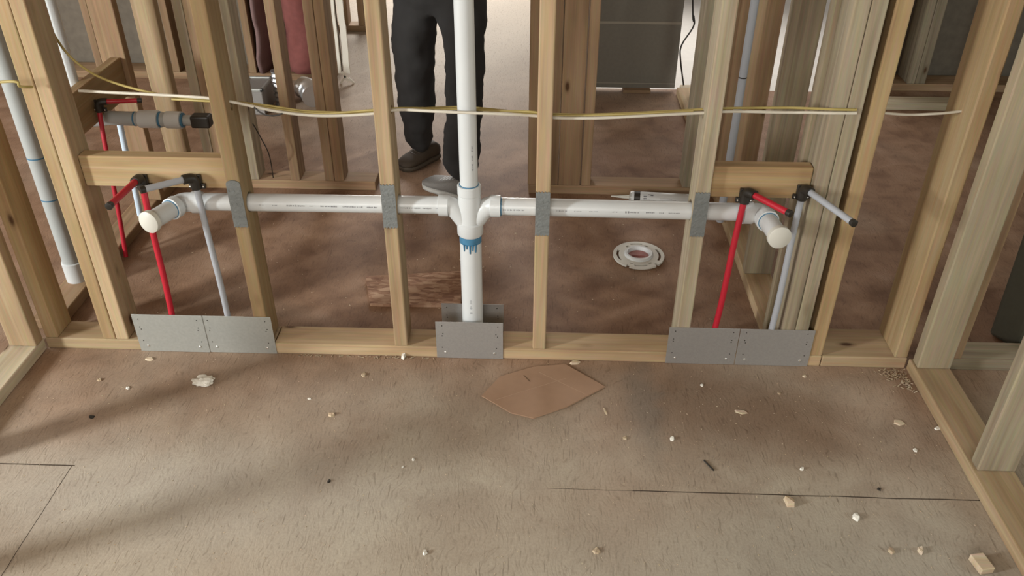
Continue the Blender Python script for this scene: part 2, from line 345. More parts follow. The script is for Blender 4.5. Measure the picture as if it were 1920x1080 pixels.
# outer sheathing, with openings where the daylight comes in
def wallpiece(name, boxes, mat=SHEATH):
    bm = bmesh.new()
    for b in boxes: boxbm(bm, *b)
    return struct(link(name, bm, mat))
wallpiece('wall_left', [(-4.3, -4.2, -5.1, -2.6, 0, 2.7), (-4.3, -4.2, -0.6, 6.3, 0, 2.7), (-4.3, -4.2, -2.6, -0.6, 0, 0.7), (-4.3, -4.2, -2.6, -0.6, 2.3, 2.7)])
wallpiece('wall_right', [(5.0, 5.1, -5.1, -2.6, 0, 2.7), (5.0, 5.1, -0.6, 2.55, 0, 2.7), (5.0, 5.1, -2.6, -0.6, 0, 0.7), (5.0, 5.1, -2.6, -0.6, 2.3, 2.7)])
wallpiece('wall_behind', [(-4.3, -2.0, -5.1, -5.0, 0, 2.7), (1.4, 5.1, -5.1, -5.0, 0, 2.7), (-2.0, 1.4, -5.1, -5.0, 0, 1.0), (-2.0, 1.4, -5.1, -5.0, 2.5, 2.7)])
wallpiece('wall_back', [(-4.3, -0.66, 2.475, 2.485, 0, 2.7), (0.42, 0.64, 2.475, 2.485, 0, 2.7), (0.64, 1.96, 2.475, 2.485, 2.1, 2.7), (1.96, 5.0, 2.475, 2.485, 0, 2.7)])
wallpiece('wall_far', [(-4.3, 0.42, 6.2, 6.3, 0, 2.7), (0.40, 0.42, 2.49, 6.3, 0, 2.7)])

TOP = 2.44
# ------------------------------------------------------------------ main wall: bottom plate and studs
G1 = 'studs of the wall carrying the drain pipe'
lumber('bottom_plate', -1.05, -0.36, 0, .089, 0, .038, 'pine', 'left length of bottom plate, partly behind the left pair of steel plates', 'bottom plate')
lumber('bottom_plate', -0.358, 1.25, 0, .089, 0, .038, 'pine', 'long bottom plate under the middle of the drain pipe wall', 'bottom plate')
lumber('bottom_plate', 1.252, 1.497, 0, .140, 0, .038, 'pine', 'short wide bottom plate in the right corner beside the doubled studs', 'bottom plate')
PZC, PYC = 0.487, 0.045
XS = (-.4064, 0.0, .4064, .820)
lab = ('pine stud with rounded guard plate above the left steel plates',
       'pine stud between left steel plates and centre drain pipe',
       'pine stud just right of the centre drain pipe',
       'pale pine stud rising behind left edge of the right steel plates')
studs = []
for x, t, l in zip(XS, ('gold', 'pine', 'pine', 'pale'), lab):
    s = lumber('wall_stud', x, x+.038, 0.001, .089, .038, TOP, t, l, 'stud', G1, holes=((0, (x+.019, PYC, PZC), 0.0285), (0, (x+.019, .045, .757), 0.011)))
    studs.append(s)
lumber('wall_stud', -1.047, -1.009, 0.001, .089, .038, TOP, 'gold', 'corner stud of drain pipe wall, left of the grey vent pipe', 'stud', G1)
lumber('wall_stud', -.872, -.834, 0.001, .089, .038, TOP, 'gold', 'left board of the doubled stud beside the left steel plates', 'stud', G1)
lumber('wall_stud', -.833, -.795, 0.001, .089, .038, TOP, 'pine', 'right board of the doubled stud, touching the left blocking', 'stud', G1)
lumber('wall_stud', 1.117, 1.155, 0.001, .089, .038, TOP, 'weathered', 'left board of the weathered doubled stud behind the right grey stub pipe', 'stud', G1)
lumber('wall_stud', 1.156, 1.194, 0.001, .089, .038, TOP, 'weathered', 'right board of the weathered doubled stud behind the right steel plates', 'stud', G1)
lumber('wall_stud', 1.212, 1.250, 0.001, .089, .038, TOP, 'gold', 'single brown stud next to the weathered pair, with a looped knot', 'stud', G1)
lumber('wall_stud', 1.458, 1.496, 0.001, .140, .038, TOP, 'gold', 'wide brown stud in the right corner where the walls meet', 'stud', G1)
lumber('blocking', -.794, -.408, .022, .060, .536, .624, 'gold', 'left horizontal pine block holding the red and grey pipe bends', 'blocking')
lumber('blocking', .860, 1.116, .022, .060, .538, .626, 'gold', 'right horizontal pine block holding the red and grey pipe bends', 'blocking')
# ------------------------------------------------------------------ side walls
lumber('bottom_plate', -1.141, -1.052, -2.2, 0.0, 0, .038, 'pale', 'bottom plate of the left side wall running toward the viewer', 'bottom plate')
lumber('bottom_plate', 1.500, 1.602, -2.2, 0.0, 0, .038, 'pine', 'bottom plate of the right side wall running toward the viewer', 'bottom plate')
G2 = 'studs of the side walls'
lumber('wall_stud', -1.132, -1.050, -.045, -.007, .039, TOP, 'pine', 'wide-faced stud at the far left ending the left side wall', 'stud', G2)
lumber('wall_stud', -1.141, -1.052, -.52, -.482, .039, TOP, 'pale', 'second stud of the left side wall, counted from the corner', 'stud', G2)
lumber('wall_stud', -1.141, -1.052, -.95, -.912, .039, TOP, 'pale', 'third stud of the left side wall, nearest the viewer', 'stud', G2)
lumber('wall_stud', 1.506, 1.600, -.048, -.010, .039, TOP, 'tan', 'wide tan stud with grey stained edge standing in the right corner', 'stud', G2)
lumber('wall_stud', 1.508, 1.602, -.447, -.409, .039, TOP, 'weathered', 'greenish white stud at the right edge of the picture', 'stud', G2)
lumber('wall_stud', 1.508, 1.602, -.95, -.912, .039, TOP, 'pale', 'stud of the right side wall nearest the viewer', 'stud', G2)
lumber('bottom_plate', 1.604, 2.6, 0, .089, 0, .038, 'weathered', 'bottom plate continuing into the neighbouring room at far right', 'bottom plate')
lumber('wall_stud', 1.612, 1.650, 0.001, .089, .038, TOP, 'brown', 'dark stud in shade behind the right corner stud', 'stud', G2)
lumber('wall_stud', 2.02, 2.058, 0.001, .089, .038, TOP, 'brown', 'stud in the neighbouring room beyond the dark tub', 'stud', G2)
# left wall continuing behind
G3 = 'studs of the rear left partition'
lumber('bottom_plate', -1.141, -1.052, .091, 1.068, 0, .038, 'brown', 'bottom plate of the partition behind the left corner', 'bottom plate')
lumber('wall_stud', -1.122, -1.034, .880, .918, .038, TOP, 'brown', 'barky stud at the far end of the sloping-looking left block', 'stud', G3)
lumber('blocking', -1.089, -1.0515, .40, .879, .462, .598, 'gold', 'block in the rear left partition above the small stub pipes', 'blocking')
lumber('wall_stud', -1.141, -1.052, .400-.0385, .3995, .038, TOP, 'brown', 'stud at the near end of the rear left block, behind the corner studs', 'stud', G3)
# depth wall right
G4 = 'studs of the rear right partition'
lumber('bottom_plate', 1.110, 1.199, .091, 2.20, 0, .038, 'pine', 'bottom plate running back behind the right grey pipe', 'bottom plate')
lumber('wall_stud', 1.103, 1.192, .091, .129, .038, TOP, 'tan', 'tan stud edge directly behind the weathered doubled stud', 'stud', G4)
lumber('wall_stud', 1.110, 1.199, .44, .478, .038, TOP, 'weathered', 'broad pale stud behind the right blocking, between the bright gaps', 'stud', G4)
lumber('wall_stud', 1.112, 1.201, .85, .888, .038, TOP, 'brown', 'reddish stud left of the first bright gap', 'stud', G4)
# ------------------------------------------------------------------ second wall, y 1.07
G5 = 'studs of the second wall'
Y2 = 1.07
lumber('bottom_plate', -1.05, -.24, Y2, Y2+.089, 0, .038, 'brown', 'bottom plate of the second wall, left of the person', 'bottom plate')
lumber('bottom_plate', .375, 1.108, Y2, Y2+.089, 0, .038, 'brown', 'bottom plate of the second wall, behind the sealant tube', 'bottom plate')
for x0, x1, y1, t, l in (
    (-1.063, -.978, .038, 'pine', 'broad knotty stud behind the small stub pipe with dark end'),
    (-.914, -.876, .089, 'pale', 'pale stud just left of the first guarded stud, in second wall'),
    (-.875, -.837, .089, 'brown', 'brown stud doubled with the pale one behind the first guarded stud'),
    (-.746, -.708, .089, 'weathered', 'grey-tan stud of second wall just right of the first guarded stud'),
    (-.580, -.542, .089, 'brown', 'single brown stud between the silver duct and grey box'),
    (-.442, -.404, .089, 'brown', 'left board of the doubled stud beside the pink insulation'),
    (-.403, -.365, .089, 'brown', 'right board of the doubled stud beside the torn white strip'),
    (.372, .410, .089, 'brown', 'brown stud edging the doorway, left behind the centre-right stud'),
    (.454, .492, .089, 'brown', 'narrow brown stud peeking out right of the centre-right stud'),
    (.494, .580, .038, 'brown', 'broad brown stud with dark edges in second wall'),
    (.584, .622, .089, 'brown', 'light brown stud bordering the dark grey board'),
    (.985, 1.023, .089, 'weathered', 'grey-brown stud of second wall behind the pale guarded stud'),
    (1.110, 1.175, .089, 'brown', 'light brown stud behind the thin grey vent pipe')):
    lumber('wall_stud', x0, x1, Y2, Y2+y1, .038, TOP, t, l, 'stud', G5)
# ------------------------------------------------------------------ back walls, y 2.3
G6 = 'studs of the back wall'
YB = 2.31
lumber('bottom_plate', -3.5, -.67, YB, YB+.138, 0, .038, 'brown', 'bottom plate of the back wall under the pink insulation', 'bottom plate')
x = -.708; k = 0
for l in ('back wall stud at the torn white strip', 'back wall stud right of pink insulation gap', 'back wall stud behind the grey metal box', 'back wall stud seen through the left gap', 'back wall stud left of the white vent pipe', 'back wall stud farthest left'):
    lumber('wall_stud', x, x+.038, YB, YB+.138, .038, TOP, 'brown', l, 'stud', G6); x -= .4064
lumber('bottom_plate', 1.99, 3.6, 2.30, 2.44, 0, .038, 'brown', 'bottom plate of the back wall in the far right room', 'bottom plate')
lumber('wall_stud', 2.30, 2.34, 2.30, 2.44, .038, TOP, 'weathered', 'left board of the pale doubled stud at the far upper right', 'stud', G6)
lumber('wall_stud', 2.341, 2.392, 2.30, 2.44, .038, TOP, 'weathered', 'right board of the pale doubled stud at the far upper right', 'stud', G6)
lumber('wall_stud', 2.70, 2.738, 2.30, 2.44, .038, TOP, 'brown', 'dark far stud right of the pale doubled stud', 'stud', G6)
lumber('wall_stud', 1.999, 2.037, 2.30, 2.44, .038, TOP, 'weathered', 'stud edging the patio doorway on the right', 'stud', G6)
lumber('wall_stud', .60, .638, 2.30, 2.39, .0, TOP, 'brown', 'stud edging the patio doorway on the left', 'stud', G6)
lumber('loose_board', 2.08, 2.52, 2.03, 2.12, 0, .038, 'pale', 'loose board lying on the floor at far upper right', 'board')
G7 = 'studs of the farthest left wall'
lumber('bottom_plate', -2.0, -.60, 3.18, 3.27, 0, .038, 'brown', 'farthest bottom plate seen between the white strip and pine stud', 'bottom plate')
for xx, l in ((-.80, 'farthest reddish stud, left of two'), (-.70, 'farthest reddish stud, right of two'), (-.640, 'farthest stud ending the wall by the doorway')):
    lumber('wall_stud', xx, xx+.038, 3.18, 3.27, .038, TOP, 'brown', l, 'stud', G7)

# ------------------------------------------------------------------ steel guards and plates
def guard(x, z0, z1, label, roundtop=False, tilt=0.0):
    t = thing('stud_guard', label, 'nail guard', (x+.019, 0, z0), 'steel guards on the studs at pipe height')
    bm = bmesh.new(); h = z1-z0; w_ = .019; pts = []
    n = 9
    for i in range(n+1):                                   # bitten lower edge
        pts.append((-w_+2*w_*i/n, (0.0035 if i % 2 else -0.001)))
    if roundtop:
        for i in range(9): a = PI*i/8; pts.append((w_*math.cos(a), h-w_*0.6+w_*0.6*math.sin(a)))
    else:
        for i in range(n+1): pts.append((w_-2*w_*i/n, h+(0.003 if i % 2 else -0.001)))
    f = [bm.verts.new((p[0], -.0022, p[1])) for p in pts]; b = [bm.verts.new((p[0], 0.0, p[1])) for p in pts]
    bm.faces.new(f); bm.faces.new(list(reversed(b)))
    for i in range(len(pts)): bm.faces.new((f[i], b[i], b[(i+1) % len(pts)], f[(i+1) % len(pts)]))
    bmesh.ops.recalc_face_normals(bm, faces=bm.faces)
    o = link('plate', bm, GUARD, t)
    bm = bmesh.new()
    for i in range(9): boxbm(bm, -w_*.75+w_*1.5*(i % 3)/2-.0012, -w_*.75+w_*1.5*(i % 3)/2+.0012, -.0030, -.0020, h*(.2+.28*(i//3)), h*(.2+.28*(i//3))+.006)
    merge(o, bm, GUARD)
    t.location.y = 0.0008
    return t
guard(XS[0], .431, .572, 'rounded steel guard on the leftmost drilled stud, over the pipe', True)
guard(XS[1], .438, .566, 'steel guard on the stud left of the centre tee')
guard(XS[2], .424, .553, 'steel guard on the stud right of the centre tee')
guard(XS[3]-.001, .430, .560, 'steel guard on the pale stud beside the right blocking')
def steel_plate(x0, x1, y, label, mat, z1=.132, face=-1, tilt=0):
    t = thing('steel_plate', label, 'steel plate', (x0, y, 0), 'steel plates along the bottom plate')
    bm = bmesh.new(); w_ = x1-x0; boxbm(bm, 0, w_, -.0015, 0, 0.001, z1, 0.0004); sheet = link('sheet', bm, mat, t)
    hb = bmesh.new(); fr = -.0015
    for cx in (.018, w_-.018):
        for cz in (.118, .090, .082, .040):
            q = cx+random.uniform(-.003, .003); bmesh.ops.create_cone(hb, cap_ends=True, segments=10, radius1=.0017, radius2=.0017, depth=.0006, matrix=Matrix.Translation((q, fr-.0002, cz)) @ Matrix.Rotation(PI/2, 4, 'X'))
    merge(sheet, hb, HOLE)
    if face < 0:
        for cx in (.026, w_-.026):
            nb = bmesh.new(); bmesh.ops.create_uvsphere(nb, u_segments=12, v_segments=6, radius=.0036, matrix=Matrix.Translation((cx, fr-.0008, .022)) @ Matrix.Diagonal((1, .5, 1, 1)))
            link('nail', nb, NAIL, t, True)
    t.rotation_euler.z = tilt
    return t
steel_plate(-.764, -.556, -.0025, 'bright steel plate at far left end of the floor plates', GALVL, .135)
steel_plate(-.558, -.355, -.0008, 'steel plate on the bottom plate under the left grey riser', GALVL, .134)
steel_plate(.124, .320, -.0008, 'square steel plate in front of the centre drain pipe', GALV, .132)
steel_plate(.132, .318, .0925, 'steel plate standing behind the centre drain pipe', GALV, .132, 1)
steel_plate(.798, .999, -.0008, 'left of two dull steel plates under the right red riser', GALV, .131)
steel_plate(1.001, 1.213, -.0008, 'dull steel plate under the weathered doubled stud', GALV, .131)

# ------------------------------------------------------------------ drain pipe assembly (glued: one thing)
XC = 0.229
drain = thing('drain_pipe', 'white plastic drain pipe with centre double tee running through the studs', 'drain pipe', (XC, PYC, 0))
def D(p): return (p[0]-XC, p[1]-PYC, p[2])
def dt(name, pts, r, mat=PVC, parent=drain, seg=28): return tube(name, [D(p) for p in pts], r, mat, parent, seg)
lowp = dt('lower_pipe', [(XC, PYC, .0385), (XC, PYC, .42)], .0302)
dt('vent_riser', [(XC, PYC, .53), (XC-.004, PYC, 2.44)], .0241)
# tee body
tee = dt('double_tee', [(XC, PYC, .400), (XC, PYC, .404), (XC, PYC, .438), (XC, PYC, .441), (XC, PYC, .500), (XC, PYC, .522), (XC, PYC, .524), (XC, PYC, .548), (XC, PYC, .550)],
         [.0330, .0358, .0362, .0325, .0318, .0300, .0318, .0318, .0300])
for s in (-1, 1):
    arm = dt('tee_arm', [(XC+s*.004, PYC, .425), (XC+s*.018, PYC, .447), (XC+s*.034, PYC, .471), (XC+s*.048, PYC, .484), (XC+s*.056, PYC, PZC), (XC+s*.057, PYC, PZC), (XC+s*.083, PYC, PZC), (XC+s*.084, PYC, PZC)],
             [.024, .026, .0265, .0265, .0265, .0305, .0305, .027], parent=drain)
bpl = dt('branch_pipe', [(-.520, PYC, PZC-.004), (XC-.075, PYC, PZC)], .0241)
bpr = dt('branch_pipe', [(XC+.075, PYC, PZC), (.985, PYC, PZC-.004)], .0241)
# blue primer
dt('primer_stain', [(XC, PYC, .377), (XC, PYC, .4005)], .0306, BLUE)
for k, (a, l) in enumerate(((-2.1, .022), (-1.85, .012), (-1.55, .030), (-1.3, .018), (-1.02, .026))):
    px, py = XC+.0302*math.cos(a), PYC+.0302*math.sin(a)
    dt('primer_drip', [(px, py, .380), (px, py, .377-l*.8), (px, py, .375-l*.8)], [.0034, .0020, .0004], BLUE, seg=8)
dt('primer_ring', [(XC, PYC, .5495), (XC, PYC, .5520)], .0262, BLUE)
dt('primer_ring', [(XC+.0835, PYC, PZC), (XC+.087, PYC, PZC)], .0252, BLUE)
# end bends with capped stubs
def stub(px, cap, side):
    px, cap = Vector(px), Vector(cap); d = (cap-px).normalized(); hx = Vector((side, 0, 0))
    # quarter bend
    dt('quarter_bend', [px-hx*.052, px-hx*.051, px-hx*.026, px-hx*.025] + arc_bend(px-hx*.022, px, px+d*.026, .022, 7)[1:-1] + [px+d*.028, px+d*.029, px+d*.050, px+d*.051],
       [.026, .0300, .0300, .0268] + [.0268]*8 + [.0268, .0300, .0300, .0265], PVC)
    dt('primer_ring', [px+d*.0508, px+d*.0530], .0262, BLUE)
    dt('stub_pipe', [px+d*.03, cap-d*.010], .0246, PVC)
    dt('end_cap', [cap-d*.016, cap-d*.015, cap-d*.002, cap], [.0262, .0300, .0300, .0275], PVCO)
pL = PY(345, 383, PYC); pL.z = PZC-.006; cL = PZ(277, 418, PZC+.002)
pR = PY(1428, 402, PYC); pR.z = PZC-.006; cR = PZ(1463, 447, PZC+.000)
stub(pL, cL+(cL-pL).normalized()*0.0, -1); stub(pR, cR, 1)
# printing on the pipes
def marks(target, x1, spans, r=.0241, a0=math.radians(4)):
    bm = bmesh.new()
    for s0, s1, st in spans:
        x = s0
        while x < s1:
            w_ = random.choice((.002, .003, .004)); h = random.choice((.10, .13, .16))*st
            a = a0; n = Vector((0, -math.cos(a), math.sin(a))); u = Vector((0, math.sin(a), math.cos(a)))
            for (dx0, dx1, h0, h1) in ((0, .0009, -1, 1), (w_-.0009, w_, -1, 1), (0, w_, random.choice((-1, 0, .7)), None)):
                if h1 is None: h1 = h0+.3
                v = []
                for (xx, hh) in ((x+dx0, h0), (x+dx1, h0), (x+dx1, h1), (x+dx0, h1)):
                    t = hh*h*.5; aa = a+t; v.append(bm.verts.new(D((xx, PYC-(r+.0004)*math.cos(aa), PZC+(r+.0004)*math.sin(aa)))))
                bm.faces.new(v)
            x += w_+random.choice((.0012, .0018, .004))
    merge(target, bm, INK)
marks(bpl, 0, [(-.335, -.325, .8), (-.30, -.29, .6), (-.262, -.215, 1.2), (-.20, -.19, .5), (-.17, -.125, 1.2), (-.11, -.06, .9), (-.045, -.02, 1)])
marks(bpl, 0, [(.045, .095, .9), (.105, .125, 1.1), (.14, .148, 1)])
marks(bpr, 0, [(.32, .375, 1.0)])
marks(bpr, 0, [(.462, .49, .8), (.51, .53, .5), (.55, .57, .5), (.61, .622, .6), (.645, .682, 1.5), (.70, .72, 1.1), (.735, .745, .8), (.76, .79, .7)])
bm = bmesh.new()
for z in [z0+k*.0035 for z0, n in ((.150, 2), (.165, 4), (.185, 4), (.60, 6), (.63, 4), (.655, 5)) for k in range(n)]:
    r_ = .0306 if z < .4 else .0245; a = math.radians(-92 if z < .4 else -60); hw = random.choice((.08, .11))
    v = [bm.verts.new(D((XC+r_*math.cos(a+s), PYC+r_*math.sin(a+s), zz))) for s, zz in ((-hw, z), (hw, z), (hw, z+.0012), (-hw, z+.0012))]; bm.faces.new(v)
merge(lowp, bm, INK)

# ------------------------------------------------------------------ PEX supply lines
def pex(label, base, top, stub_end, mat, fit_scale=1.0, support=True, r=.0085, group='pipe risers with bent stub ends', endlen=.010):
    base, top, e = Vector(base), Vector(top), Vector(stub_end)
    t = thing('supply_pipe', label, 'supply pipe', base, group)
    rel = lambda L: [Vector(p)-base for p in L]
    mid = base.lerp(top, .5)+Vector((0, 0, 0)); d = (e-top).normalized()
    tube('riser', rel(curve_pts([base, base.lerp(top, .35)+Vector((.003, .0, 0)), base.lerp(top, .7), top-Vector((0, 0, .018))], 6)), r, mat, t, 16)
    if support:
        tube('bend_support', rel(arc_bend(top-Vector((0, 0, .034)), top, top+d*.030, .016, 6)), r*1.55, BLACK, t, 14)
        bm = bmesh.new(); boxbm(bm, -.022, .022, .004, .011, -.036, -.022, .002); boxbm(bm, -.014, .014, .004, .012, -.022, .004, .002)
        bmesh.ops.transform(bm, matrix=Matrix.Translation(top-base), verts=bm.verts); br = link('mounting_ear', bm, BLACK, t)
        for s in (-1, 1):
            nb = bmesh.new(); bmesh.ops.create_uvsphere(nb, u_segments=10, v_segments=6, radius=.0028, matrix=Matrix.Translation(top-base+Vector((s*.017, .003, -.029)))); link('screw', nb, NAIL, br, True)
    tube('stub', rel([top+d*.02, e-d*endlen]), r, mat, t, 16)
    tube('stub_cap', rel([e-d*(endlen+.004), e-d*endlen, e-d*.001, e]), [r*1.02, r*1.12, r*1.12, r*.8], BLACK, t, 16)
    return t
FY = .007
def fit(U, V): return PY(U, V, FY)
tp = fit(263, 332); pex('left red pipe riser bending toward the viewer', (PY(322, 600, FY).x, FY, .0385), tp, PZ(203, 388, tp.z+.002), RED)
tp = fit(364, 332); pex('left grey pipe riser with its stub reaching left', (PY(428, 600, FY).x, FY, .0385), tp, PZ(262, 357, tp.z+.004), GREY)
tp = fit(1399, 358); pex('right red pipe riser bending toward the viewer', (PY(1336, 620, FY).x, FY, .0385), tp, PZ(1484, 402, tp.z), RED)
tp = fit(1507, 352); pex('right grey blue pipe riser behind the capped drain stub', (PY(1444, 620, FY).x, FY, .0385), tp, PZ(1603, 420, tp.z+.002), GREY, endlen=.008)
# rear left rough-in
YR = .72
def px_(U, V): return pln(U, V, 0, -1.034)
q = px_(222, 432); pex('rear red pipe riser in the left partition', (-1.034, q.y, .0005), px_(182, 191), px_(182, 191)+Vector((.135, .03, -.004)), RED, r=.0075)
q = PY(264, 412, .76); bb = pex('rear pale blue pipe riser beside the rear red one', (q.x, .76, .0005), PY(222, 222, .76), PY(222, 222, .76)+Vector((.03, .0, .0)), BPEX, r=.0105, support=False)
t0 = PY(200, 221, YR-.04)+Vector((0, 0, -.003))
trap = thing('stub_drain', 'small grey drain stub with dark square end in the rear left partition', 'drain pipe', t0)
def td(n, U0, U1, r, mat, seg=22):
    a, b = PY(U0, 221+(U0-200)*.03, YR-.04)-t0, PY(U1, 221+(U1-200)*.03, YR-.04)-t0; d = (b-a).normalized()*.0015
    return tube(n, [a, a+d, b-d, b], [r*.93, r, r, r*.93], mat, trap, seg)
td('pipe', 200, 300, .0240, PVCG); td('primer_ring', 252, 256, .0248, BLUE); td('hub', 262, 299, .0300, PVC); td('primer_ring', 299, 303, .0270, BLUE); td('pipe', 302, 318, .0245, PVCG)
td('hub', 312, 341, .0290, PVC); td('primer_ring', 341, 345, .0250, BLUE); td('nipple', 344, 366, .018, PVCG)
a = PY(378, 226, YR-.04)-t0; bm = bmesh.new(); boxbm(bm, a.x-.032, a.x+.032, a.y-.022, a.y+.022, a.z-.021, a.z+.021, .006); link('end_plug', bm, BLACK, trap)
# vent pipes
def vent(label, x, y, r, z1, mat=PVC, coupl=(), rings=()):
    t = thing('vent_pipe', label, 'vent pipe', (x, y, .038)); tube('pipe', [(0, 0, .0005), (0, 0, z1-.038)], r, mat, t, 28)
    for z in coupl: tube('coupling', [(0, 0, z-.040), (0, 0, z-.038), (0, 0, z+.038), (0, 0, z+.04)], [r*1.02, r*1.16, r*1.16, r*1.02], PVC, t, 28)
    for z in rings: tube('primer_ring', [(0, 0, z-.002), (0, 0, z+.002)], r*1.02, BLUE if r > .02 else BLACK, t, 28)
    return t
vent('thick pale vent pipe standing behind the left corner studs', -1.100, .325, .030, 2.44, PVCG, (.03,), (.30, .44))
tube('vent', [(-.060, -.03, 2.44-t0.z), (-.060, -.03, .0), (-.02, -.01, 0), (.0, 0, 0)], [.0225]*4, PVC, trap, 24)
p = PY(1360, 310, .80); vent('thin grey vent pipe behind the right blocking with black clip', p.x+.012, .80, .0135, 2.44, GREY, (), (.55,))

# ------------------------------------------------------------------ cables
def cable(name, label, pts, mat, r=.0028, cat='cable', group=None, flatk=1.6):
    o = tube(name, curve_pts(pts, 8), r, mat, None, 8)
    tag(o, label, cat, group); return o
YW = .045
def yw(U, V, y=YW): return PY(U, V, y)
cable('electric_cable', 'yellow cable strung through studs, drooping from the upper left', [yw(70, -60, .12), yw(82, 20, .12), yw(112, 82, .12), yw(150, 122, .11), yw(205, 152, .09), yw(300, 177, .07), yw(395, 186, .055), yw(430, 190, .055), yw(500, 198, .055), yw(580, 209, .055), yw(690, 211, .055), yw(740, 207, .055), yw(800, 203, .075), yw(870, 201, .095), yw(940, 207, .075), yw(1000, 213, .055), yw(1040, 214, .055), yw(1100, 215, .055), yw(1190, 212, .055), yw(1300, 206, .055), yw(1360, 203, .055), yw(1470, 202, .05), yw(1512, 203, .02), yw(1560, 205, -.006), yw(1606, 206, -.005)], YEL, .0032)
cable('electric_cable', 'second yellow cable lying just above the white one', [yw(322, 186, .058), yw(400, 190, .046), yw(440, 191, .046), yw(520, 205, .046), yw(600, 213, .046), yw(692, 207, .046), yw(744, 203, .046), yw(800, 203, .066), yw(868, 205, .086), yw(940, 208, .066), yw(1000, 210, .046), yw(1045, 217, .046), yw(1180, 214, .046), yw(1300, 208, .046)], YEL, .0030)
cable('electric_cable', 'white cable strung level through the drilled studs', [yw(148, 170, .07), yw(200, 173, .06), yw(300, 178, .05), yw(390, 184, .036), yw(440, 192, .036), yw(520, 209, .036), yw(600, 217, .036), yw(690, 214, .036), yw(745, 206, .036), yw(800, 208, .02), yw(868, 211, .012), yw(950, 214, .02), yw(1002, 217, .036), yw(1045, 221, .036), yw(1130, 221, .036), yw(1230, 216, .036), yw(1310, 212, .036), yw(1375, 209, .036), yw(1480, 211, .034), yw(1515, 211, .012), yw(1560, 212, -.006), yw(1606, 212, -.005)], WHC, .0039)
cable('electric_cable', 'short white cable between brown stud and right corner stud', [yw(1648, 211, .05), yw(1700, 215, .05), yw(1760, 213, .05), yw(1808, 208, .06)], WHC, .0033)
cable('electric_cable', 'short yellow cable at far left edge crossing the corner stud', [(-1.25, -.06, .79), yw(0, 154, -.055), yw(38, 162, -.050), yw(60, 163, -.02)], YEL, .0034)
cable('thin_wire', 'thin black wire leaning at the stud beside the grey box', [PY(474, 232, .98), PY(490, 260, .99), PY(505, 292, 1.0), PZ(521, 330, .004)+Vector((0,-.06,0))], BLACK, .0022, 'wire')
cable('thin_wire', 'small black wire loop below the cables at left', [PY(476, 201, .032), PY(492, 213, .03), PY(512, 217, .03), PY(530, 213, .032)], BLACK, .0022, 'wire')
cable('thin_wire', 'thin dark wire dangling in the bright gap beside the grey board', [PY(1299, -500, 2.20), PY(1299, 0, 2.20), PY(1301, 30, 2.20), PY(1300, 50, 2.20), PY(1278, 85, 2.20), PY(1276, 112, 2.20), PZ(1283, 170, .004)], BLACK, .004, 'wire')

# ------------------------------------------------------------------ things on the floor
# closet flange
fc = PZ(1197, 482, 0); fl = thing('closet_flange', 'round white plastic toilet flange with slots on the floor', 'toilet flange', (fc.x, fc.y, 0))
bm = bmesh.new(); NS = 96; radii = [.050, .062, .070, .078, .090]
grid = [[[bm.verts.new((r*math.cos(2*PI*k/NS), r*math.sin(2*PI*k/NS), z)) for k in range(NS)] for r in radii] for z in (.004, .011)]
def keep(i, k):
    a = (360*k/NS) % 360
    if i in (1, 2):
        if i == 2 and (150 < a < 208 or -1 < a-330+0 < 29 or a < 28): return False
        if i == 2 and (abs(a-90) < 18 or abs(a-270) < 18): return False
        if i == 1 and (abs(a-120) < 5 or abs(a-240) < 5 or abs(a-300) < 5 or abs(a-60) < 5): return False
    if i == 3 and (abs(a-238) < 3.5 or abs(a-308) < 3.5): return False
    return True
K = [[keep(i, k) for k in range(NS)] for i in range(4)]
for i in range(4):
    for k in range(NS):
        k2 = (k+1) % NS
        if not K[i][k]: continue
        for l in (0, 1):
            f = (grid[l][i][k], grid[l][i+1][k], grid[l][i+1][k2], grid[l][i][k2]); bm.faces.new(f if l else f[::-1])
        if i == 0 or not K[i-1][k]: bm.faces.new((grid[0][i][k], grid[0][i][k2], grid[1][i][k2], grid[1][i][k]))
        if i == 3 or not K[i+1][k]: bm.faces.new((grid[0][i+1][k2], grid[0][i+1][k], grid[1][i+1][k], grid[1][i+1][k2]))
        if not K[i][k-1]: bm.faces.new((grid[0][i+1][k], grid[0][i][k], grid[1][i][k], grid[1][i+1][k]))
        if not K[i][k2]: bm.faces.new((grid[0][i][k2], grid[0][i+1][k2], grid[1][i+1][k2], grid[1][i][k2]))
bmesh.ops.recalc_face_normals(bm, faces=bm.faces)
link('flange_ring', bm, PVCO, fl)
def lathe(name, prof, mat, parent, seg=48):
    bm = bmesh.new(); rings = [[bm.verts.new((r*math.cos(2*PI*k/seg), r*math.sin(2*PI*k/seg), z)) for k in range(seg)] for r, z in prof]
    n = len(rings)
    for a in range(n):
        A, B = rings[a], rings[(a+1) % n]
        for k in range(seg): bm.faces.new((A[k], A[(k+1) % seg], B[(k+1) % seg], B[k]))
    bmesh.ops.recalc_face_normals(bm, faces=bm.faces); return link(name, bm, mat, parent, False)
lathe('hub', [(.051, .001), (.051, .016), (.047, .020), (.040, .020), (.037, .010), (.037, .001)], PVC, fl)
bm = bmesh.new(); bmesh.ops.create_cone(bm, cap_ends=True, segments=40, radius1=.0365, radius2=.0365, depth=.004, matrix=Matrix.Translation((0, 0, .004))); boxbm(bm, -.022, .022, -.002, .002, .006, .010)
link('test_plug', bm, plain('reddish_plug', (0.33, 0.14, 0.13), 0.5, var=.4, bscale=40), fl)
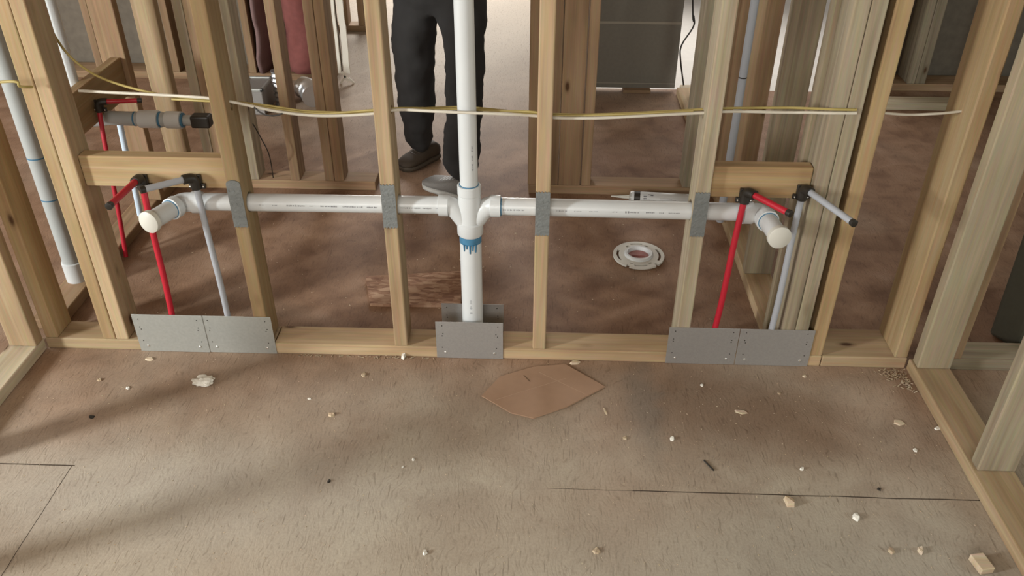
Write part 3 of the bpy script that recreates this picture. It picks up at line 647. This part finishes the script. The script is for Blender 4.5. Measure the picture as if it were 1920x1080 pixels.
# sealant tube
a, b = PZ(1146, 366, .024), PZ(1296, 380, .024); a.y = 1.010; b.y = .985
a.x = PY(1146, 361, 1.01).x; b.x = PY(1297, 378, .985).x
ct = thing('sealant_tube', 'white sealant cartridge with pointed nozzle lying behind the drain pipe', 'sealant tube', (a.x, a.y, 0))
d = Vector((b.x-a.x, b.y-a.y, 0)); Ln = d.length; d.normalize(); zc = .0255
def cp(s): return d*(s*Ln)+Vector((0, 0, zc))
tube('nozzle', [cp(0), cp(.10), cp(.225), cp(.235)], [.0022, .0045, .0085, .0085], PVCO, ct, 18)
tube('collar', [cp(.225), cp(.24), cp(.255)], [.010, .022, .0245], plain('clear_grey_collar', (.4, .4, .38), .3), ct, 24)
cart = tube('cartridge', [cp(.25), cp(.255), cp(.955), cp(.96)], [.0235, .0248, .0248, .024], PVC, ct, 30)
tube('dark_band', [cp(.285), cp(.36)], .0250, BLACK, ct, 30)
tube('end_plug', [cp(.955), cp(.985)], [.0252, .0252], BLACK, ct, 30)
bm = bmesh.new(); nrm = d.cross(Vector((0, 0, 1)))
if nrm.y > 0: nrm = -nrm
def patch(s0, s1, a0, a1):
    v = []
    for s, aa in ((s0, a0), (s1, a0), (s1, a1), (s0, a1)): v.append(bm.verts.new(cp(s)+(nrm*math.cos(aa)+Vector((0, 0, 1))*math.sin(aa))*.0254))
    bm.faces.new(v)
for q in ((.47, .485, .15, 1.1), (.485, .52, .85, 1.1), (.52, .535, .15, 1.1), (.395, .40, .2, 1.0), (.41, .415, .2, 1.0), (.60, .80, .3, .33), (.60, .75, .5, .53), (.40, .44, .3, .8), (.455, .475, .15, 1.1)): patch(*q)
merge(cart, bm, INK)
# OSB scrap
q = [PZ(686, 522, 0), PZ(866, 512, 0), PZ(864, 577, 0), PZ(748, 576, 0), PZ(694, 574, 0)]
tag(flat('strand_board_scrap', [(p.x, p.y) for p in q], 0.0005, .009, OSB), 'rectangular scrap of flaky strand board behind the centre drain pipe', 'board scrap')
# cardboard
q = [PZ(*p) for p in ((903, 744), (938, 708), (1000, 690), (1060, 685), (1134, 727), (1062, 765), (1000, 786), (958, 776))]
cb = thing('cardboard_piece', 'flat torn piece of brown cardboard in front of the centre plate', 'cardboard', (q[0].x, q[0].y, 0))
o0 = q[0]
flat('sheet', [(p.x-o0.x, p.y-o0.y) for p in q], 0.001, .004, CARD, cb)
for (u0, v0, u1, v1) in ((982, 706, 994, 718), (1010, 700, 1098, 742), (930, 752, 1060, 712)):
    p0, p1 = PZ(u0, v0)-o0, PZ(u1, v1)-o0; n = Vector((-(p1-p0).y, (p1-p0).x, 0)).normalized()*(.0016 if u0 == 982 else .0007)
    flat('crease', [tuple((p0-n)[:2]), tuple((p1-n)[:2]), tuple((p1+n)[:2]), tuple((p0+n)[:2])], .005, .0003, plain('crease', (.16, .10, .06), .9) if u0 == 982 else plain('pale_crease', (.42, .29, .20), .9), cb)
# scraps
def chip(U, V, px, py, mat, label, name='wood_chip', cat='wood chip', h=.004, rot=None):
    c = PZ(U, V); s = (c-CAM).length/FPX*.82; sx, sy = px*s, py*s*1.75
    bm = bmesh.new(); pts = []; n = random.choice((5, 6, 7))
    for i in range(n):
        a = 2*PI*i/n+random.uniform(-.25, .25); pts.append((math.cos(a)*sx*.5*random.uniform(.8, 1.1), math.sin(a)*sy*.5*random.uniform(.8, 1.1)))
    bo = [bm.verts.new((p[0], p[1], 0)) for p in pts]; to = [bm.verts.new((p[0]*.8, p[1]*.8, h*random.uniform(.6, 1.2))) for p in pts]
    bm.faces.new(list(reversed(bo)))
    ct_ = bm.verts.new((0, 0, h))
    for i in range(n): bm.faces.new((bo[i], bo[(i+1) % n], to[(i+1) % n], to[i])); bm.faces.new((to[i], to[(i+1) % n], ct_))
    o = link(name, bm, mat, None, loc=(c.x, c.y, .0003)); o.rotation_euler.z = rot if rot is not None else random.uniform(-.4, .4)
    tag(o, label, cat, 'scraps scattered on the near floor'); return o
CH = [
 (757, 669, 12, 14, PAPER, 'white chip against the bottom plate below the middle-left stud', .012),
 (723, 665, 14, 5, CHIP, 'small curled splinter just left of the white chip at the plate', .005),
 (1078, 681, 30, 9, CHIP, 'ribbed tan wood chip at the top corner of the cardboard', .006),
 (682, 703, 12, 9, CHIP, 'tan splinter on the floor left of the cardboard', .004),
 (622, 778, 16, 9, CHIP, 'tan chip in the open floor between cardboard and paper scrap', .006),
 (240, 728, 8, 6, PAPER, 'small pale speck left of the crumpled paper', .004),
 (186, 713, 12, 6, CHIP, 'dull tan speck nearest the left side wall', .004),
 (172, 782, 14, 6, BLACK, 'small dark crumb in the left shadow streak', .003),
 (280, 674, 22, 7, CHIP, 'little tan shavings below the far left steel plate', .004),
 (1390, 773, 36, 8, CHIP, 'flat tan chip in the middle of the brown floor shading', .003),
 (1685, 793, 26, 10, CHIP, 'tan chip near the right side wall, in shade', .004),
 (1757, 804, 15, 6, PAPER, 'pale chip touching the right bottom plate', .004),
 (1480, 944, 26, 20, CHIP, 'chunky wood chip just below the right floor joint', .014),
 (1605, 971, 15, 13, PAPER, 'white crumpled crumb right of the chunky chip', .009),
 (1670, 1034, 14, 10, CHIP, 'grey-tan crumb near the lower right corner', .008),
 (1725, 1034, 12, 12, CHIP, 'dark-sided crumb beside the wood block at lower right', .009),
 (1118, 1034, 18, 10, CHIP, 'heart shaped wood chip at the bottom centre', .006),
 (797, 1037, 12, 8, PAPER, 'pale crumb at the bottom left of centre', .007),
 (1260, 824, 11, 8, PAPER, 'pale crumb below the dark floor streak', .006),
 (1172, 822, 11, 8, CHIP, 'thin curl left of the dark floor streak', .004),
 (1135, 772, 6, 18, CHIP, 'upright splinter right of the cardboard tip', .003),
 (1503, 880, 9, 6, PAPER, 'pale crumb above the right floor joint', .005),
 (1716, 845, 10, 7, PAPER, 'pale crumb close to the right bottom plate', .004),
 (1316, 723, 8, 5, PAPER, 'tiny white speck below the dull steel plates, left', .003),
 (1508, 706, 10, 5, CHIP, 'tan speck below the right end of the dull steel plates', .003),
 (1461, 738, 10, 6, CHIP, 'tan speck above the brown floor shading', .003),
 (775, 862, 7, 5, PAPER, 'tiny white speck in the middle of the floor', .004),
 (755, 876, 6, 5, PAPER, 'tiny white speck just below its twin in mid floor', .003),
 (580, 748, 9, 4, PAPER, 'faint pale speck right of the crumpled paper', .002),
 (617, 903, 8, 6, BLACK, 'dark crumb in the lower middle floor', .004),
 (1648, 918, 8, 5, BLACK, 'dark crumb on the right floor joint', .004)]
for c_ in CH: chip(*c_[:6], h=c_[6])
# wood offcut lower right
c = PZ(1838, 1062); bm = bmesh.new(); boxbm(bm, -.016, .016, -.022, .022, 0, .018, .002, Matrix.Rotation(.2, 4, 'Z')); tag(link('wood_offcut', bm, CHIP, None, loc=(c.x, c.y, .0005)), 'small wood block at the lower right corner of the floor', 'wood offcut')
# dark nail
p0, p1 = PZ(1320, 863, .003), PZ(1338, 882, .003); nl = tube('loose_nail', [Vector((0, 0, .003)), Vector((p1.x-p0.x, p1.y-p0.y, .003))], .0022, BLACK, None, 8); nl.location = (p0.x, p0.y, 0); tag(nl, 'dark loose nail lying above the right floor joint', 'nail')
# crumpled paper
c = PZ(384, 719); pp = bmesh.new(); bmesh.ops.create_icosphere(pp, subdivisions=3, radius=1)
from mathutils import noise as mn
for v in pp.verts:
    n = mn.noise(v.co*1.7)*.45+mn.noise(v.co*4.1)*.35; v.co = Vector((v.co.x*.030*(1+n), v.co.y*.020*(1+n), max(-.0, (v.co.z*.011*(1+n*1.4)+.009))))
o = link('crumpled_paper', pp, PAPER, None, loc=(c.x, c.y, .0003)); tag(o, 'crumpled white paper scrap on the floor before the left steel plates', 'paper scrap')
# sawdust / shavings pile in the corner
bm = bmesh.new()
for i in range(230):
    U, V = random.choice(((1690, 700), (1660, 698), (1675, 706), (1705, 716), (1712, 727), (1720, 700)));
    c = PZ(U+random.gauss(0, 11), V+random.gauss(0, 4.5)); 
    if c.y > -.008 or c.x > 1.492: continue
    a = random.uniform(0, PI); l = random.uniform(.002, .006); z = random.uniform(.0005, .005)
    M = Matrix.Translation((c.x, c.y, z)) @ Matrix.Rotation(a, 4, 'Z') @ Matrix.Rotation(random.uniform(-.4, .4), 4, 'Y'); boxbm(bm, -l, l, -.0012, .0012, 0, .0009, M=M)
for i in range(120):
    U = random.uniform(560, 820); V = 662+(U-520)*.024+random.uniform(.5, 5); c = PZ(U, V)
    if c.y > -.004: continue
    a = random.uniform(0, PI); l = random.uniform(.0015, .005)
    boxbm(bm, -l, l, -.0011, .0011, 0, .0009, M=Matrix.Translation((c.x, c.y, .001)) @ Matrix.Rotation(a, 4, 'Z'))
tag(link('wood_shavings', bm, CHIP), 'loose pale wood shavings along the bottom plate and right corner', 'shavings', kind='stuff')
bm = bmesh.new()
for i in range(700):
    U, V = random.uniform(-20, 1900), random.uniform(640, 1090); c = PZ(U, V)
    if c.y > -.01 or c.x > 1.49 or c.x < -1.04: continue
    l = random.uniform(.0006, .0017); boxbm(bm, -l, l, -.0007, .0007, 0, .0008, M=Matrix.Translation((c.x, c.y, .0003)) @ Matrix.Rotation(random.uniform(0, PI), 4, 'Z'))
for i in range(160):
    c = PZ(random.uniform(250, 1640), random.uniform(400, 600))
    l = random.uniform(.0008, .003); boxbm(bm, -l, l, -.001, .001, 0, .001, M=Matrix.Translation((c.x, c.y, .0003)) @ Matrix.Rotation(random.uniform(0, PI), 4, 'Z'))
tag(link('sawdust_specks', bm, CHIP), 'fine sawdust specks strewn all over the floor', 'sawdust', kind='stuff')

# ------------------------------------------------------------------ background things
# dark grey board in front of the patio doorway
PX0, PX1 = .645, PZ(1266, 178).x
bp = thing('leaning_board', 'large dark grey board standing across the bright patio doorway', 'board', (.86, 2.235, .0))
bm = bmesh.new(); boxbm(bm, PX0-.86, PX1-.86, 0, .02, .018, 1.5, .002); link('sheet', bm, PANEL, bp)
for z in (PY(1200, 157, 2.235).z, PY(1200, 45, 2.235).z):
    bm = bmesh.new(); boxbm(bm, PX0-.86, PX1-.86, -.0025, .0, z, z+(.012 if z > .15 else .004), .0008); link('ridge', bm, plain('board_ridge', (.29, .26, .21), .8), bp)
lumber('shim_block', .84, .98, 2.20, 2.258, 0.0, .0175, 'brown', 'small block under the middle of the dark grey board', 'block')
lumber('shim_block', 1.13, 1.215, 2.20, 2.24, 0, .038, 'pale', 'small wood block beside the bright gap at the patio doorway', 'block')
vent('white vertical pipe right of the bright gap by the patio doorway', PY(1312, 80, 2.10).x, 2.10, .016, 2.44, PVC)
# pink insulation batts
def batt(x0, x1, label, z0=.04, wig=.02, mat=PINK):
    bm = bmesh.new(); nx, nz = 10, 60; V = []
    for j in range(nz+1):
        z = z0+(2.35-z0)*j/nz; row = []
        for i in range(nx+1):
            u = i/nx; x = x0+(x1-x0)*u; n = mn.noise(Vector((x*9, z*4, 3)))*.03+mn.noise(Vector((x*30, z*18, 7)))*.012
            edge = math.sin(PI*u)**.4; row.append(bm.verts.new((x+mn.noise(Vector((x, z*6, 1)))*wig, 2.43-.13*edge+n, z)))
        V.append(row)
    for j in range(nz):
        for i in range(nx): bm.faces.new((V[j][i], V[j][i+1], V[j+1][i+1], V[j+1][i]))
    bk = [[bm.verts.new((V[j][i].co.x, 2.445, V[j][i].co.z)) for i in (0, nx)] for j in (0, nz)]
    bm.faces.new([V[0][i] for i in range(nx, -1, -1)]+[bk[0][0], bk[0][1]]); 
    bm.faces.new([V[nz][i] for i in range(nx+1)]+[bk[1][1], bk[1][0]])
    bm.faces.new([V[j][0] for j in range(nz+1)]+[bk[1][0], bk[0][0]]); bm.faces.new([V[j][nx] for j in range(nz, -1, -1)]+[bk[0][1], bk[1][1]])
    bmesh.ops.recalc_face_normals(bm, faces=bm.faces)
    o = link('insulation_batt', bm, mat, None, True); tag(o, label, 'insulation', 'pink insulation in the back wall'); return o
batt(PY(532, 100, 2.33).x, PY(603, 100, 2.33).x, 'pink insulation batt between the second wall studs near the silver duct')
batt(-1.07, PY(502, 100, 2.33).x, 'pale pink insulation batt above the grey metal box', mat=plain('pale_pink_insulation', (.20, .125, .12), .95, bump=1, bscale=30, var=.2))
# torn white strip
bm = bmesh.new(); zs = [0.05+.06*i for i in range(40)]
for side in (0, 1):
    x0 = -.640+side*.030; w_ = .016 if side == 0 else .032; V = []
    for i, z in enumerate(zs):
        j = random.uniform(-.003, .003); V.append([bm.verts.new((x0+j+dx, 2.295+dy, z)) for dx, dy in ((0, 0), (w_, -.004), (w_, .01), (0, .012))])
    for a, b in zip(V, V[1:]):
        for k in range(4): bm.faces.new((a[k], a[(k+1) % 4], b[(k+1) % 4], b[k]))
    bm.faces.new(V[0][::-1]); bm.faces.new(V[-1])
for (x0, z0, x1, z1) in ((-.62, .06, -.585, .015), (-.60, .045, -.63, .004), (-.585, .03, -.56, .004)):
    M = Matrix.Translation((x0, 2.28, z0)) @ Matrix.Rotation(math.atan2(z0-z1, x1-x0), 4, 'Y'); boxbm(bm, 0, math.hypot(x1-x0, z1-z0), -.006, .006, -.004, .006, M=M)
bmesh.ops.recalc_face_normals(bm, faces=bm.faces)
tag(link('torn_wrap_strip', bm, WRAP), 'torn white strip of wrap hanging at the end of the back wall', 'torn strip')
# grey metal box + foil duct pieces
g0, g1 = PZ(478, 216), PZ(500, 212); bx = thing('metal_box', 'grey metal duct box on the floor between the left studs', 'duct box', ((g0.x+g1.x)/2, g0.y+.10, 0))
bm = bmesh.new(); boxbm(bm, -.085, .028, -.10, .08, .001, .125, .004); link('body', bm, GALV, bx)
bm = bmesh.new(); boxbm(bm, -.09, .032, -.105, -.085, .118, .130, .002); boxbm(bm, -.09, .032, .065, .085, .118, .130, .002); boxbm(bm, -.09, -.078, -.105, .085, .118, .130, .002); boxbm(bm, .020, .032, -.105, .085, .118, .130, .002); link('rim', bm, GALVL, bx)
c = PZ(508, 208)
prof = [(Vector((0, 0, .002+.012*i)), .028+(.004 if i % 2 else -.002)) for i in range(16)]
dd = tube('flexible_duct', [p[0] for p in prof], [p[1] for p in prof], FOIL, None, 24); dd.location = (c.x+.04, c.y+.06, 0); tag(dd, 'upright ribbed foil duct beside the grey metal box', 'flexible duct', 'foil duct pieces')
c = PZ(577, 202); prof = []
pts = []; rd = []
for i in range(22): pts.append(Vector((-.10+.0075*i, .012*math.sin(i*.2), .055))); rd.append(.052+(.0025 if i % 2 else -.0025))
dd = tube('flexible_duct', pts, rd, FOIL, None, 26); dd.location = (c.x+.005, c.y+.06, 0); dd.rotation_euler.z = -.9; tag(dd, 'short shiny foil duct lying between the left background studs', 'flexible duct', 'foil duct pieces')
# boards lying far right
def slat(U0, V0, U1, V1, label, w_=.04):
    a, b = PZ(U0, V0), PZ(U1, V1); d = b-a; L_ = d.length; bm = bmesh.new(); boxbm(bm, 0, L_, -w_/2, w_/2, 0, .03, .002)
    o = link('loose_board', bm, wm('brown', 0), None, loc=(a.x, a.y, .001)); o.rotation_euler.z = math.atan2(d.y, d.x); tag(o, label, 'board', 'loose boards in the far right room')
slat(1757, 106, 1802, 136, 'short loose board slanting on the floor right of the pale doubled stud', .09)
slat(1690, 58, 1722, 78, 'short loose board on the floor left of the pale doubled stud', .07)
# dark tub far right
a, b = PZ(1852, 627), PZ(1905, 658); d = (b-a); ang = math.atan2(d.y, d.x)
tb = thing('storage_tub', 'dark green-grey plastic tub standing beyond the right side wall', 'tub', (a.x, a.y, 0)); tb.rotation_euler.z = ang
bm = bmesh.new(); vs = boxbm(bm, 0, .095, 0, .30, .001, .46, .012)
for v in bm.verts: v.co.x += (v.co.x-.05)*.12*v.co.z/.46; v.co.y += (v.co.y-.2)*.12*v.co.z/.46
link('body', bm, TUB, tb)
bm = bmesh.new(); boxbm(bm, -.02, .11, -.03, .34, .455, .485, .008); link('lid', bm, TUB, tb)

# ------------------------------------------------------------------ person (only the legs reach into the picture)
per = thing('person', 'person in dark trousers and grey sneakers standing behind the centre drain pipe', 'person', (.05, 1.22, 0))
PO = Vector((.05, 1.22, 0))
def skin(name, verts, edges, mat, root=0, sub=2, parent=per, off=PO):
    me = bpy.data.meshes.new(name); me.from_pydata([tuple(Vector(v[:3])-off) for v in verts], edges, []); o = bpy.data.objects.new(name, me); C.objects.link(o); o.parent = parent
    md = o.modifiers.new('skin', 'SKIN'); md.use_smooth_shade = True
    for i, v in enumerate(verts):
        s = me.skin_vertices[0].data[i]; s.radius = (v[3], v[4] if len(v) > 4 else v[3]); s.use_root = (i == root)
    ss = o.modifiers.new('sub', 'SUBSURF'); ss.levels = sub+(1 if name == 'trousers' else 0); ss.render_levels = ss.levels
    if name in ('trousers', 'shirt'):
        tx = bpy.data.textures.new('folds', 'CLOUDS'); tx.noise_scale = .07; dm = o.modifiers.new('folds', 'DISPLACE'); dm.texture = tx; dm.strength = .030; dm.mid_level = .5
    me.materials.append(mat); return o
HP = (.045, 1.17)
body = [(HP[0], HP[1], .90, .10, .08), (HP[0], HP[1], 1.05, .10, .07), (HP[0]-.01, HP[1], 1.25, .11, .07), (HP[0]-.01, HP[1], 1.42, .11, .07), (HP[0]-.01, HP[1]+.0, 1.485, .056), (HP[0]-.02, HP[1]-.01, 1.53, .058),
        (HP[0]-.03, HP[1]-.015, 1.585, .082, .088), (HP[0]-.035, HP[1]-.015, 1.66, .092, .108), (HP[0]-.03, HP[1]-.01, 1.725, .078, .088)]
be = [(i, i+1) for i in range(8)]
def limb(start, pts):
    k = start
    for p in pts: body.append(p); be.append((k, len(body)-1)); k = len(body)-1
    return k
hands = []
for s in (-1, 1):
    k = limb(3, [(HP[0]+s*.18, HP[1], 1.41, .055), (HP[0]+s*.23, HP[1]+.02, 1.15, .042), (HP[0]+s*.16, HP[1]-.17, 1.13, .028), (HP[0]+s*.11, HP[1]-.225, 1.14, .030, .018)])
    for f, (dy, ln) in enumerate(((-.032, .052), (-.012, .075), (.008, .080), (.026, .072))):
        limb(k, [(HP[0]+s*.085, HP[1]-.25, 1.14-dy, .0085), (HP[0]+s*(.085-ln*.45), HP[1]-.265, 1.14-dy*1.1, .008), (HP[0]+s*(.08-ln*.8), HP[1]-.245, 1.14-dy*1.1, .0065)])
    limb(k, [(HP[0]+s*.09, HP[1]-.215, 1.175, .010), (HP[0]+s*.065, HP[1]-.225, 1.20, .008)])
LEGA = [(.112, 1.13, .80, .055), (.136, 1.07, .50, .045), (.110, 1.045, .10, .038)]
LEGB = [(-.04, 1.20, .80, .055), (-.07, 1.23, .50, .045), (-.085, 1.33, .12, .038)]
limb(0, LEGA); limb(0, LEGB)
skin('body', body, be, SKIN)
tr = [(HP[0], HP[1], 1.03, .150, .110), (HP[0], HP[1], .86, .155, .118), (.128, 1.13, .74, .088, .095), (.137, 1.08, .50, .073, .078), (.118, 1.05, .26, .070, .072), (.108, 1.05, .06, .068, .074),
      (-.055, 1.20, .74, .098, .095), (-.078, 1.23, .50, .088, .085), (-.085, 1.28, .28, .082, .078), (-.090, 1.31, .17, .068, .068), (-.092, 1.34, .055, .050, .055)]
skin('trousers', tr, [(0, 1), (1, 2), (2, 3), (3, 4), (4, 5), (1, 6), (6, 7), (7, 8), (8, 9), (9, 10)], JEAN, 1)
sh = [(HP[0], HP[1], .90, .175, .135), (HP[0], HP[1], 1.10, .172, .125), (HP[0]-.01, HP[1], 1.28, .185, .130), (HP[0]-.01, HP[1], 1.43, .16, .11), (HP[0]-.01, HP[1], 1.475, .075, .07)]
se = [(0, 1), (1, 2), (2, 3), (3, 4)]
for s in (-1, 1):
    sh += [(HP[0]+s*.185, HP[1], 1.40, .078), (HP[0]+s*.225, HP[1]+.015, 1.22, .062)]; n = len(sh); se += [(3, n-2), (n-2, n-1)]
skin('shirt', sh, se, SHIRT, 1)
bm = bmesh.new(); bmesh.ops.create_uvsphere(bm, u_segments=24, v_segments=14, radius=1)
for v in bm.verts: v.co = Vector((v.co.x*.085, v.co.y*.100+.008, v.co.z*.075 if v.co.z > 0 else v.co.z*.07)) + Vector((HP[0]-.035, HP[1]+.012, 1.70))-PO
link('hair', bm, HAIR, per, True)
bm = bmesh.new(); bmesh.ops.create_uvsphere(bm, u_segments=12, v_segments=8, radius=1)
for v in bm.verts: v.co = Vector((v.co.x*.013, v.co.y*.018, v.co.z*.024))+Vector((HP[0]-.035, HP[1]-.100, 1.625))-PO
link('nose', bm, SKIN, per, True)
def blob(name, c, r, mat):
    b_ = bmesh.new(); bmesh.ops.create_uvsphere(b_, u_segments=12, v_segments=8, radius=1)
    for v in b_.verts: v.co = Vector((v.co.x*r[0], v.co.y*r[1], v.co.z*r[2]))+Vector(c)-PO
    return link(name, b_, mat, per, True)
for s_ in (-1, 1):
    blob('eye', (HP[0]-.035+s_*.03, HP[1]-.106, 1.652), (.010, .008, .006), BLACK)
    blob('ear', (HP[0]-.035+s_*.084, HP[1]-.01, 1.635), (.008, .018, .028), SKIN)
blob('mouth', (HP[0]-.035, HP[1]-.094, 1.585), (.024, .008, .005), plain('lips', (.35, .14, .11), .5))
def shoe(heel, toe, label=None):
    heel, toe = Vector(heel), Vector(toe); d = (toe-heel); L_ = d.length; ang = math.atan2(d.y, d.x)
    M = Matrix.Translation(Vector((heel.x, heel.y, 0))-PO) @ Matrix.Rotation(ang, 4, 'Z')
    secs = [(0, .028, .07), (.03, .036, .085), (.08, .038, .088), (.12, .040, .078), (.17, .046, .060), (.22, .048, .050), (.26, .042, .042), (.285, .022, .030)]
    def loft(h0, hs, k):
        bm = bmesh.new(); R_ = []
        for x, w_, h in secs:
            x = x*L_/.285; hh = h*hs if hs else .026; ring = []
            for i in range(16):
                a = 2*PI*i/16; yy = math.copysign(abs(math.cos(a))**.7, math.cos(a))*w_*k; zz = math.copysign(abs(math.sin(a))**.6, math.sin(a)); ring.append(bm.verts.new(M @ Vector((x, yy, h0+(hh-h0)*(zz+1)/2))))
            R_.append(ring)
        for a_, b_ in zip(R_, R_[1:]):
            for i in range(16): bm.faces.new((a_[i], a_[(i+1) % 16], b_[(i+1) % 16], b_[i]))
        bm.faces.new(R_[0][::-1]); bm.faces.new(R_[-1]); bmesh.ops.recalc_face_normals(bm, faces=bm.faces); return bm
    u = link('shoe', loft(.018, 1.0, 1.0), SHOE, per, True); so_ = link('sole', loft(.001, 0, 1.08), SOLE, u, True)
    bm = bmesh.new()
    for i in range(5):
        x = (.10+.02*i)*L_/.285; z = .082-.0065*i; p = M @ Vector((x, 0, 0)); boxbm(bm, -.003, .003, -.024, .024, z-.004, z+.002, .0012, Matrix.Translation((p.x, p.y, 0)) @ Matrix.Rotation(ang, 4, 'Z'))
    link('lace', bm, SOLE, u)
shoe((.165, .99, 0), (-.045, 1.125, 0)); SHOE = plain('dark_sneaker', (0.05, 0.035, 0.022), 0.8); SOLE = plain('dark_sole', (0.06, 0.045, 0.03), .7)
shoe((-.03, 1.40, 0), (-.16, 1.25, 0))
bpy.context.view_layer.update()
# top plates above the picture
for n_, b_ in (('main', (-1.141, 1.602, 0, .14)), ('left', (-1.141, -1.052, -2.2, -.001)), ('right', (1.50, 1.604, -2.2, -.001)), ('second', (-1.141, 1.199, 1.07, 1.16))):
    lumber('top_plate', b_[0], b_[1], b_[2], b_[3], TOP+.001, TOP+.039, 'pine', 'top plate over the studs of the %s wall' % {'main': 'drain pipe', 'left': 'left side', 'right': 'right side', 'second': 'second'}[n_], 'top plate')
bpy.context.view_layer.update()
